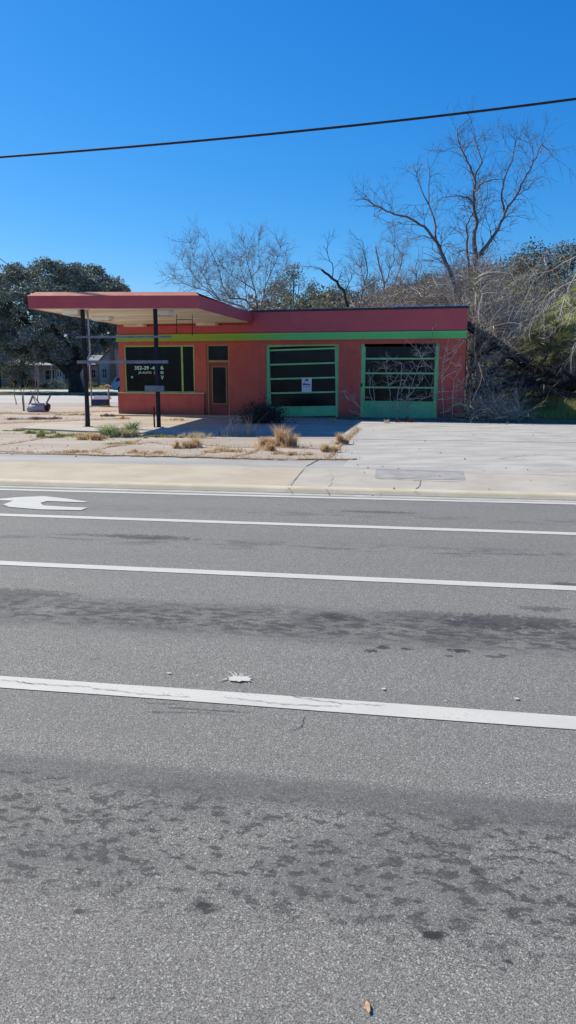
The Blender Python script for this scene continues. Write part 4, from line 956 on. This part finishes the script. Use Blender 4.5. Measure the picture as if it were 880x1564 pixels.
# dark dead shrub and dry grass clumps on the forecourt
b0 = G(402, 646); root = empty('dead_shrub', b0, 0, 'dark leafy dead shrub before the left jamb of the left garage door', 'shrub'); m = MB(); C = []
for _ in range(90):
    d = Vector((random.gauss(0, .75), random.gauss(0, .35), abs(random.gauss(.7, .35)))); L = random.uniform(.4, .95); twig(m, Vector((random.gauss(0, .22), random.gauss(0, .1), 0)), d, L, .008, 1, .04, nk=3)
for _ in range(5200):
    x = random.gauss(0, .38); z = abs(random.gauss(.28, .2)); 
    if z < .95-.6*abs(x): C.append((x, random.gauss(0, .22), z))
m.build('stems', M['bark_dark'], root); link('foliage', quads_mesh('foliage', leaf_quads(np.array(C), .055), M['dead_shrub']), root)
def tuft(u, v, wpx, h, n, mat, label, name='grass_tuft', lean=.45, cat='grass tuft', dep=.5, w=.006, group=None):
    p = G(u, v); k = p.y/F; a = wpx*k*.5; K = max(3, int(wpx/5)); Pp = []; Hh = []
    for _ in range(K):                                          # a clump is several uneven bunches and some strays
        cx = RNG.uniform(-.9, .9)*a; cy = RNG.normal(0, .55)*a*dep; f = RNG.uniform(.3, 1.0)*(1-.45*abs(cx)/a); m_ = int(n/K*(.4+f)); s_ = a*RNG.uniform(.05, .17)
        q = np.stack([RNG.normal(cx, s_, m_), RNG.normal(cy, s_*.7, m_), np.zeros(m_)], 1); Pp.append(blades(q, h*f*RNG.uniform(.8, 1.15), lean*RNG.uniform(.7, 1.7), w))
    m_ = max(8, n//12); q = np.stack([RNG.normal(0, a*.6, m_), RNG.normal(0, a*dep*.7, m_), np.zeros(m_)], 1); Pp.append(blades(q, h*.45, lean*2, w))
    root = link(name, quads_mesh(name, np.concatenate(Pp), mat), None, (p.x, p.y, .0)); tag(root, label, cat, group); return root
tuft(426, 681, 56, .46, 2600, M['grass_dry'], 'largest orange-tan dry grass clump on the forecourt before the left garage bay')
tuft(408, 688, 34, .22, 1100, M['grass_dry'], 'low dry grass at the front foot of the largest clump')
tuft(291, 684, 46, .27, 1300, M['grass_dry'], 'dry tan grass clump right of the canopy post, at the slab edge')
tuft(508, 690, 34, .26, 1300, M['grass_dry'], 'sparse straw-coloured grass clump by the pale asphalt edge')
tuft(520, 678, 26, .26, 900, M['grass_dry'], 'small straw tuft behind the one by the asphalt edge')
tuft(372, 667, 76, .75, 110, M['straw_shade'], 'tall thin straw stalks in front of the dark dead shrub', lean=.35, w=.005, dep=.25)
tuft(300, 668, 60, .3, 800, M['grass_straw'], 'thin straw grass at the end of the pump island', w=.005)
tuft(385, 641, 60, .25, 300, M['grass_straw'], 'sparse dry stalks under the wall by the dead shrub')
tuft(275, 642, 50, .14, 260, M['grass_dry'], 'short dry grass by the step under the window')
tuft(180, 667, 62, .36, 1900, M['weed'], 'tallest green weeds spilling over the island edge between the posts', lean=.7, w=.011)
tuft(202, 665, 26, .42, 700, M['weed'], 'upright pale green weed nearest the right canopy post', lean=.5, w=.012)
tuft(145, 671, 54, .20, 1200, M['grass_dry'], 'dry grass in front of the left canopy post')
tuft(58, 662, 54, .15, 1300, M['grass_green'], 'bright green grass patch at the left end of the island')
tuft(72, 668, 44, .16, 1000, M['grass_green'], 'green grass tuft just right of the left patch')
tuft(32, 658, 50, .10, 700, M['grass_green'], 'low green grass at the far left of the island')
tuft(118, 666, 60, .10, 700, M['grass_green'], 'low grass along the island kerb left of the post')
tuft(340, 690, 60, .12, 700, M['grass_dry'], 'low tan grass along the joint between the two tan clumps')
tuft(225, 692, 70, .09, 700, M['grass_dry'], 'thin dry grass on the front joint below the weeds')
tuft(445, 694, 70, .10, 700, M['grass_dry'], 'low dry grass on the front joint right of the largest clump')
tuft(110, 691, 60, .08, 500, M['grass_dry'], 'thin dry grass on the front joint at the left')
tuft(250, 668, 60, .10, 600, M['grass_green'], 'low green grass along the island kerb right of the post')
tuft(190, 678, 60, .06, 500, M['grass_green'], 'thin line of green grass in the slab joint below the weeds')
tuft(185, 640, 40, .12, 500, M['grass_dry'], 'dry grass at the left corner of the station')
tuft(168, 636, 30, .15, 400, M['litter'], 'brown weeds against the left end wall')
tuft(55, 640, 90, .12, 1300, M['litter'], 'brown weeds around the overturned grey shell')
tuft(112, 634, 60, .10, 900, M['grass_green'], 'thin grass strip behind the left canopy post')
tuft(160, 622, 50, .12, 600, M['grass_green'], 'grass at the foot of the navy panel', dep=.25)
for i, (u, v) in enumerate(((612,645),(705,643),(620,644),(628,645),(480,645),(508,646),(590,646),(430,645))):
    tuft(u, v, 14, .28, 60, M['grass_straw'] if i > 3 else M['dead_shrub'], ('dark sprig','stiff sprig','thin sprig','twiggy sprig','straw sprig','bent straw sprig','tiny straw sprig','pale straw sprig')[i]+' growing at the foot of the '+('right bay, left of centre','station corner','right bay, left part','right bay, near its middle','left bay','left bay, right end','right bay, left end','left bay, left end')[i])
# leaf litter under the garage bays
C = []
for _ in range(9000):
    s = random.uniform(8.6, 15.8); o = -abs(random.gauss(0, .35))-.25-.35*min(1, max(0, (s-9)/2)); p = FL(s, o); C.append((p.x, p.y, random.uniform(.0, .05)))
for _ in range(1500):
    s = random.uniform(-.5, 8.6); p = FL(s, -.1-abs(random.gauss(.1, .2))); C.append((p.x, p.y, random.uniform(.0, .02)))
for _ in range(140):
    p = G(random.uniform(-60, 540), random.uniform(672, 699)); C.append((p.x, p.y, .008))
for _ in range(50):
    p = G(random.uniform(540, 880), random.uniform(648, 760)); C.append((p.x, p.y, .012))
tag(link('leaf_litter', quads_mesh('leaf_litter', leaf_quads(np.array(C), .045, .7), M['litter'])), 'brown dead leaves and twigs drifted along the foot of the garage bays', 'leaf litter', kind='stuff')
# grass bank on the right and lawns beyond the street
def field(name, n, gen, h, mat, label, w=.01, lean=.4):
    P_ = np.array([gen() for _ in range(n)]); tag(link(name, quads_mesh(name, blades(P_, h, lean, w), mat)), label, 'grass', kind='stuff')
def g3_():
    Y = random.uniform(26.4, 36); return (random.uniform(10.2, 18), Y, 0)
def g1_():
    while True:
        Y = random.uniform(26.2, 36); x = random.uniform(6.6, 20)
        if blocked(x, Y) or x*math.sin(RT)+Y*math.cos(RT) < 25.6: continue
        near = math.sin(x*1.9)+math.sin(Y*2.3+x)
        if Y < 28.5 and near < -.3 and random.random() < .7: continue
        return (x, Y, 0)
field('bank_grass', 24000, g1_, .30, M['grass_green'], 'yellow-green grass on the bank right of the station', .011)
field('tall_bank_grass', 11000, g3_, .6, M['grass_green'], 'taller yellowish grass on the bank near the right edge', .012)
def g2_():
    Y = random.choice((random.uniform(66, 68.5), random.uniform(88, 102))); x = random.uniform(-60, -14); return (x, Y, hz(Y)+.02)
field('lawn_grass', 16000, g2_, .16, M['grass_green'], 'short lawn grass beyond the side street', .03)
# litter in the shade
for i, (u, v, s, lb) in enumerate(((831,631,.11,'crumpled white paper in the shade right of the stump'), (818,633,.06,'small pale scrap left of the crumpled paper'))):
    p = G(u, v); bm = bmesh.new(); bmesh.ops.create_icosphere(bm, subdivisions=2, radius=s)
    for q in bm.verts: q.co = Vector((q.co.x*1.5, q.co.y, max(q.co.z, -.03)*.7))*random.uniform(.75, 1.2)
    me = bpy.data.meshes.new('paper_litter'); bm.to_mesh(me); me.materials.append(M['litter_white']); tag(link('paper_litter', me, None, (p.x, p.y, .03)), lb, 'litter')

# ------------------------------------------------------------------ left yard objects
p = GT(57, 629); sh = empty('overturned_bin', (p.x, p.y, 0), .15, 'overturned grey moulded shell with two slanting legs lying in the weeds', 'overturned bin')
k = p.y/F
bm = bmesh.new(); bmesh.ops.create_cube(bm, size=1)
for q in bm.verts:
    q.co = Vector((q.co.x*.85, q.co.y*.55, (q.co.z+.5)*.36)); 
    if q.co.z > .1: q.co.x = q.co.x*.78+.04; q.co.y *= .8
bmesh.ops.bevel(bm, geom=bm.edges[:], offset=.07, segments=3, affect='EDGES'); me = bpy.data.meshes.new('shell'); bm.to_mesh(me); me.materials.append(M['grey_plastic']); o = link('shell', me, sh)
for f_ in me.polygons: f_.use_smooth = True
m = MB(); m.tube([(.38, -.05, .20), (.50, -.08, .17)], [.19, .16], 12); m.build('opening', M['black'], sh)
for a, c in (((-.33, -.05, .2), (-.13, -.1, .66)), ((.36, -.08, .26), (.60, -.1, .70))):
    m = MB(); d = Vector(c)-Vector(a); q = d.to_track_quat('Z', 'Y').to_matrix().to_4x4(); m.bbox(-.045, .045, -.03, .03, 0, d.length, .012, Matrix.Translation(a) @ q); m.build('leg', M['galv'], sh)
m = MB(); m.tube([(-.12, -.11, .64), (.02, -.15, .30)], .02, 6); m.build('brace', M['galv'], sh)
p = GT(154, 621); nv = empty('low_sign', (p.x, p.y, hz(p.y)), -.1, 'low navy panel with a white top between two thin posts', 'low sign'); k = p.y/F
m = MB(); m.bbox(-.42, .42, -.12, .12, .03, .34, .02); m.build('panel', M['navy'], nv)
m = MB(); m.bbox(-.40, .40, .13, .40, .40, .50, .02, ); m.build('white_top', M['white'], nv)
m = MB(); m.bbox(-.42, .42, -.1, .42, .345, .40, .01); m.build('shelf', M['white'], nv)
for x, h_ in ((-.43, 1.95), (.43, .85)):
    m = MB(); m.tube([(x, -.02, 0), (x, -.02, h_)], .04, 7); m.build('post', M['bark_grey'], nv)
sap = [([(36,628),(34,605),(30,590)], 'short dead sapling left of the overturned shell'), ([(25,618),(22,600),(21,585)], 'thin dead stem furthest left by the street'),
       ([(59,629),(58,600),(59,570),(55,545)], 'tallest leafless sapling rising from the overturned shell'), ([(54,600),(54,575),(52,540)], 'thin sapling just left of the tallest one'), ([(37,628),(36,600),(37,592)], 'stubby leafless stem next to the short dead sapling'), ([(61,618),(52,606),(46,596)], 'leaning bare stick crossing the overturned shell')]
for i, (px, lb) in enumerate(sap):
    Yb = G(*px[0]).y if i not in (5,) else 31.6; b0 = atY(*px[0], Yb); r_ = empty('sapling', (b0.x, Yb, 0 if i != 5 else .3), 0, lb, 'sapling'); o_ = Vector(r_.location); m = MB()
    P_, R_ = limbs(m, [atY(u, v, Yb)-o_ for u, v in px], .03, .012, 5, 3, .02)
    for _ in range(8 if i in (2, 3) else 2): twig(m, random.choice(P_[2:]), Vector((random.gauss(0, .5), random.gauss(0, .4), 1)), random.uniform(.3, .8), .009, 1, 0, nk=2)
    m.build('stem', M['bark_grey'], r_)

# SUV on the side street: rear towards the left, seen from its side
def suv(u, v, Y, rz):
    L, Wd, Hh = 4.7, 1.85, 1.62; p = atY(u, v, Y); root = empty('parked_suv', (p.x, Y, hz(Y)+.01), rz, 'silver-blue SUV parked on the side street, tail showing past the office window', 'car')
    prof = [(0.05,.42),(0,.60),(.02,.95),(.10,1.05),(.42,1.55),(.60,1.62),(2.7,1.62),(3.35,1.08),(4.35,.98),(4.62,.80),(4.68,.45),(4.55,.28),(.25,.28)]
    m = MB(); n = len(prof); secs = []
    for y, ins in ((-Wd/2, .07), (-Wd/2+.08, 0), (Wd/2-.08, 0), (Wd/2, .07)):
        c_ = Vector((2.3, 0, .9)); secs.append([Vector((x+(c_.x-x)*ins*.35, y*(.86 if z > 1.1 else 1), z+(c_.z-z)*ins)) for x, z in prof])
    vs = [q for s in secs for q in s]; fs = [tuple(range(n-1, -1, -1))[::-1], tuple(range(3*n, 4*n))[::-1]]
    for j in range(3):
        for i in range(n): fs.append((j*n+i, (j+1)*n+i, (j+1)*n+(i+1) % n, j*n+(i+1) % n))
    m.add(vs, fs); body = m.build('body', M['carpaint'], root)
    for sgn in (-1, 1):
        yy = sgn*(Wd/2*.86+.035)
        for pl in ([(.42,1.12),(.60,1.5),(1.25,1.52),(1.25,1.12)], [(1.32,1.12),(1.32,1.52),(2.1,1.52),(2.1,1.1)], [(2.17,1.1),(2.17,1.52),(2.66,1.50),(3.12,1.10)]):
            m = MB(); k_ = len(pl); m.add([(x, yy-.012*sgn, z) for x, z in pl]+[(x, yy+.006*sgn-(.03*sgn if z > 1.3 else -.05*sgn), z) for x, z in pl], [tuple(range(k_)), tuple(range(2*k_-1, k_-1, -1))]+[(i, (i+1) % k_, k_+(i+1) % k_, k_+i) for i in range(k_)]); m.build('side_window', M['pane'], root)
        m = MB(); m.bbox(-.03, .12, sgn*.62-.12, sgn*.62+.12+.1*sgn, .80, 1.12, .02); m.build('taillight', M['taillight'], root)
        m = MB(); m.bbox(4.50, 4.66, sgn*.62-.15, sgn*.62+.15, .68, .84, .02); m.build('headlight', M['white'], root)
        for x in (.95, 3.75):
            m = MB(); m.tube([(x, sgn*(Wd/2-.20), .34), (x, sgn*(Wd/2+.02), .34)], .34, 20); w_ = m.build('wheel', M['tyre'], root)
            m = MB(); m.tube([(x, sgn*(Wd/2+.0), .34), (x, sgn*(Wd/2+.035), .34)], .21, 14); m.build('rim', M['rim'], w_)
    m = MB(); m.add([(.12,-.62,1.08),(.12,.62,1.08),(.40,.58,1.50),(.40,-.58,1.50),(.07,-.62,1.09),(.07,.62,1.09),(.36,.58,1.52),(.36,-.58,1.52)], [(3,2,1,0),(4,5,6,7),(0,1,5,4),(1,2,6,5),(2,3,7,6),(3,0,4,7)]); m.build('rear_window', M['pane'], root)
    m = MB(); m.bbox(-.10, .10, -.85, .85, .36, .58, .04); m.build('bumper', M['carpaint'], root)
    return root
suv(171.5, 590, 74, .12)

# far houses
def house(name, u0, u1, Y, hw, hr, rz, wall, roof, label, kind, wins, depth=9, chim=None, door=None):
    a = atY(u0, 560, Y); c = atY(u1, 560, Y); Wd = c.x-a.x; root = empty(name, (a.x, Y, hz(Y)), rz, label, 'house')
    m = MB(); m.box(0, Wd, 0, depth, 0, hw); 
    if kind == 'gable': m.add([(0,0,hw+.002),(Wd,0,hw+.002),(Wd/2,0,hr),(0,depth,hw+.002),(Wd,depth,hw+.002),(Wd/2,depth,hr)], [(0,1,2),(5,4,3)])
    m.build('wall', wall, root); m = MB()
    if kind == 'gable':
        e = .35; ex = -e, Wd+e; sl = (hr-hw)/(Wd/2)
        for sx in (0, 1):
            x_e = ex[sx]; z_e = hw-sl*e+.03; m.add([(x_e,-.4,z_e),(Wd/2,-.4,hr+.03),(Wd/2,depth+.4,hr+.03),(x_e,depth+.4,z_e),(x_e,-.4,z_e+.14),(Wd/2,-.4,hr+.17),(Wd/2,depth+.4,hr+.17),(x_e,depth+.4,z_e+.14)],
                [(0,3,2,1),(4,5,6,7),(0,1,5,4),(1,2,6,5),(2,3,7,6),(3,0,4,7)] if sx == 0 else [(1,2,3,0),(7,6,5,4),(4,5,1,0),(5,6,2,1),(6,7,3,2),(7,4,0,3)])
    else:
        m.add([(-.5,-.5,hw+.01),(Wd+.5,-.5,hw+.01),(Wd+.5,depth+.5,hw+.01),(-.5,depth+.5,hw+.01),(-.2,depth/2,hr),(Wd+.2,depth/2,hr),(-.5,-.5,hw+.12),(Wd+.5,-.5,hw+.12)],
              [(3,2,1,0),(0,1,7,6),(6,7,5,4),(2,3,4,5),(0,6,4,3),(1,2,5,7)])
    ro = m.build('roof', roof, root)
    for (x0_, x1_, z0_, z1_) in wins:
        m = MB()
        for q in ((x0_-.08, x0_, z0_, z1_), (x1_, x1_+.08, z0_, z1_), (x0_-.08, x1_+.08, z1_+.002, z1_+.09), (x0_-.08, x1_+.08, z0_-.09, z0_-.002)): m.box(q[0], q[1], -.05, -.002, q[2], q[3])
        m.box((x0_+x1_)/2-.02, (x0_+x1_)/2+.02, -.04, -.025, z0_, z1_); m.box(x0_, x1_, -.04, -.025, (z0_+z1_)/2-.02, (z0_+z1_)/2+.02)
        wo = m.build('window', M['trim'], root); MB().box(x0_, x1_, -.022, -.003, z0_, z1_).build('pane', M['pane'], wo)
    if door: m = MB(); m.box(door[0], door[1], -.05, -.002, .25, 2.35); do_ = m.build('door', M['trim'], root); MB().box(door[0]+.15, door[1]-.15, -.06, -.052, 1.4, 2.1).build('pane', M['pane'], do_)
    if chim: m = MB(); m.box(chim[0], chim[1], -.75, -.003, 0, chim[2]); m.box(chim[0]+.12, chim[1]-.12, -.65, -.05, chim[2]+.002, hr+.1); m.build('chimney', M['brick'], root)
    return root, Wd
h1, w1 = house('bungalow', 14, 112, 104, 2.9, 4.1, 0, M['siding'], M['roof_pale'], 'long grey bungalow with a pale roof under the live oak', 'shed', [(1.2,2.2,1.1,2.3), (4.9,6.2,1.0,2.3), (7.6,8.3,1.0,2.4)], door=(6.5,7.3))
m = MB()
for x in (4.4, 6.4, 7.45): m.box(x-.07, x+.07, -1.9, -1.75, .5, 2.85)
m.box(4.2, 7.7, -2.0, -.052, .0, .5); m.box(4.1, 7.8, -2.1, -.55, 2.86, 2.98); m.build('porch', M['trim'], h1)
h0, w0 = house('bungalow', -60, 12, 102, 2.9, 4.6, 0, M['siding'], M['roof_grey'], 'grey house cut by the left edge of the picture', 'gable', [(5.6,6.3,1.2,2.2), (1.5,2.6,1.1,2.3), (3.4,4.4,1.1,2.3)])
h2, w2 = house('gabled_house', 151, 199, 108, 3.4, 5.7, 0, M['siding_cream'], M['roof_grey'], 'cream house with a steep gable and brown chimney beside the office window', 'gable', [(.5,1.1,1.2,2.5), (2.9,3.6,1.2,2.5)], chim=(1.75,2.4,3.3), door=(3.75,4.35))
h3, w3 = house('bungalow', 118, 150, 112, 3.0, 4.6, 0, M['siding'], M['roof_grey'], 'grey low house between the oak trunk and the gabled house', 'shed', [(.5,1.3,1.2,2.4), (2.1,2.7,1.2,2.4)])
h4, w4 = house('bungalow', 220, 330, 118, 3.0, 4.6, 0, M['siding_cream'], M['roof_grey'], 'cream bungalow hidden behind the office', 'shed', [(1,2,1.2,2.4), (5,6,1.2,2.4)])
# hedges and shrubs in front of them
def bush(u, v, wpx, hm, Y, n, mat, label, size=.14, name='bush'):
    p = atY(u, v, Y); k = Y/F; a = wpx*k*.5; cs = [(random.gauss(0, a*.45), random.gauss(0, a*.3), hm*random.uniform(.15, .8), min(a, hm)*.38, 1) for _ in range(14)]
    root = empty(name, (p.x, Y, hz(Y)), 0, label, 'bush'); link('foliage', quads_mesh('foliage', crown(cs, n/14, size), mat), root)
    m = MB(); 
    for i in range(5): m.tube([(0, 0, -.02), (random.gauss(0, a*.3), random.gauss(0, .1), hm*.6)], [.04, .015], 5)
    m.build('stems', M['bark_dark'], root)
bush(22, 575, 18, 1.8, 98, 900, M['leaf_ever'], 'dark bush before the left end of the long bungalow'); bush(40, 572, 22, 2.3, 98, 1200, M['leaf_ever'], 'tallest green bush before the long bungalow', .18)
bush(52, 576, 16, 1.5, 97, 800, M['leaf_ever'], 'bush just right of the tallest one'); bush(86, 578, 26, 1.2, 97, 900, M['weed'], 'pale green bush left of the oak trunk'); bush(18, 580, 8, 1.9, 96, 400, M['grass_dry'], 'golden upright shrub by the left house')
bush(145, 580, 40, .8, 97, 900, M['leaf_ever'], 'low dark hedge in front of the grey low house'); bush(165, 583, 18, .5, 92, 400, M['grass_dry'], 'low golden plants on the verge behind the SUV'); bush(72, 582, 34, .7, 96, 700, M['leaf_ever'], 'low dark hedge beneath the bungalow porch')

# ------------------------------------------------------------------ small things on the road
def splat(u, v, a, b_, label, rays=0, name='paint_splat', mat=M['line']):
    p = G(u, v, -.05); m = MB(); n = 40; pts = []
    for i in range(n):
        t = 2*PI*i/n; r_ = random.uniform(.72, 1.12); pts.append(Vector((math.cos(t)*a*r_, math.sin(t)*b_*r_, .0)))
    m.add([Vector((0, 0, .0))]+pts, [(0, i+1, (i+1) % n+1) for i in range(n)])
    for _ in range(rays):
        t = random.uniform(0, 2*PI); r0_ = random.uniform(.9, 1.3); L = random.uniform(.01, .06); c_ = Vector((math.cos(t)*a*r0_, math.sin(t)*b_*r0_, 0)); d = Vector((math.cos(t+random.gauss(0, .5)), math.sin(t+random.gauss(0, .5)), 0)); s_ = Vector((-d.y, d.x, 0))*random.uniform(.001, .004)
        m.add([c_-s_, c_+s_, c_+d*L+s_*.4, c_+d*L-s_*.4], [(3,2,1,0)])
    o = m.build(name, mat, None, (p.x, p.y, -.0515), -RT); tag(o, label, 'paint mark'); return o
splat(366, 1036, .072, .040, 'large white paint splat with spatter rays on the dark asphalt', 16)
splat(258, 1027, .016, .007, 'small white paint fleck left of the large splat', 0); splat(301, 1031, .008, .005, 'tiny white fleck between the small fleck and the large splat')
splat(586, 1051, .013, .010, 'white paint dot right of the large splat', 0); splat(789, 1066, .015, .011, 'rightmost white paint dot above the near lane line', 0); splat(680, 1069.5, .006, .005, 'tiny white dot just above the near lane line, right part')
splat(469, 1051, .005, .004, 'tiny white dot between the large splat and the first paint dot')
p = G(563, 1541, -.06); m = MB(); m.add([(-.012,-.016,.002),(-.004,-.014,.004),(.008,.006,.004),(.008,.022,.002),(-.002,.014,.005),(-.010,.0,.004)], [(0,1,2,4,5),(2,3,4)]); m.add([(.008,.022,.003),(.012,.034,.001),(.010,.034,.001)], [(0,1,2)])
o = m.build('fallen_leaf', M['leaf_tan'], None, (p.x, p.y, -.056), .5); tag(o, 'single tan curled leaf on the asphalt near the bottom of the picture', 'leaf')

# ------------------------------------------------------------------ overhead wires
def cable(a, mid_, c_, r, label, ext=1.6):
    P_ = []
    for i in range(61):
        t = -ext+(1+2*ext)*i/60; L0 = (t-.5)*(t-1)/(.5); L1 = t*(t-1)/(-.25); L2 = t*(t-.5)/.5; P_.append(a*L0+mid_*L1+c_*L2)
    m = MB(); m.tube(P_, r, 6); tag(m.build('power_cable', M['cable']), label, 'cable')
a = atY(0, 240, 24.5); c_ = atY(880, 151, 21.5); Ym = 23; cable(a, atY(440, 202, Ym), c_, .034, 'thick black overhead cable crossing the sky from left to right')
a = atY(-60, 352, 70); c_ = atY(60, 440, 66); cable(a, atY(0, 395, 68), c_, .03, 'thin service wire dropping into the oak at the left edge', .2)

# ------------------------------------------------------------------ light, sky, camera
sd = Vector((-3.9, 2.6, 3.86)).normalized()
su = bpy.data.lights.new('sun', 'SUN'); su.energy = 5.0; su.angle = math.radians(.53); su.color = (1, .93, .765)
so_ = bpy.data.objects.new('sun', su); COL.objects.link(so_); so_.rotation_euler = sd.to_track_quat('Z', 'Y').to_euler(); so_.location = sd*60
wd = bpy.data.worlds.new('World'); S.world = wd; wd.use_nodes = True; nt = wd.node_tree; bg = nt.nodes['Background']
sk = nt.nodes.new('ShaderNodeTexSky'); sk.sky_type = 'NISHITA'; sk.sun_disc = False; sk.sun_elevation = math.asin(sd.z); sk.sun_rotation = math.atan2(sd.x, sd.y)
sk.altitude = 0; sk.air_density = 1.0; sk.dust_density = .3; sk.ozone_density = 3.5
hs = nt.nodes.new('ShaderNodeHueSaturation'); hs.inputs['Saturation'].default_value = 1.18
nt.links.new(sk.outputs[0], hs.inputs['Color'])
spc = nt.nodes.new('ShaderNodeSeparateColor'); cmb = nt.nodes.new('ShaderNodeCombineColor'); nt.links.new(hs.outputs[0], spc.inputs[0])
for i_, (e_, k_) in enumerate(((1.6, .17), (.92, .71), (.65, 1.72))):
    nt.links.new(mth(nt, 'MULTIPLY', mth(nt, 'POWER', spc.outputs[i_], e_), k_), cmb.inputs[i_]); nt.links.new(cmb.outputs[0], bg.inputs[0]); bg.inputs[1].default_value = .115
cam = bpy.data.cameras.new('camera'); cam.sensor_fit = 'VERTICAL'; cam.sensor_height = 36; cam.lens = F/1564*36; cam.clip_end = 3000; cam.clip_start = .05
co = bpy.data.objects.new('camera', cam); COL.objects.link(co); co.location = (0, 0, EYE); co.rotation_euler = (PI/2-PITCH, 0, 0); S.camera = co
S.view_settings.view_transform = 'Standard'; S.view_settings.look = 'None'; S.view_settings.exposure = .42; S.view_settings.gamma = 1
S.cycles.use_denoising = True; S.cycles.max_bounces = 6; S.cycles.transparent_max_bounces = 12; S.cycles.caustics_reflective = False; S.cycles.caustics_refractive = False
S.render.film_transparent = False
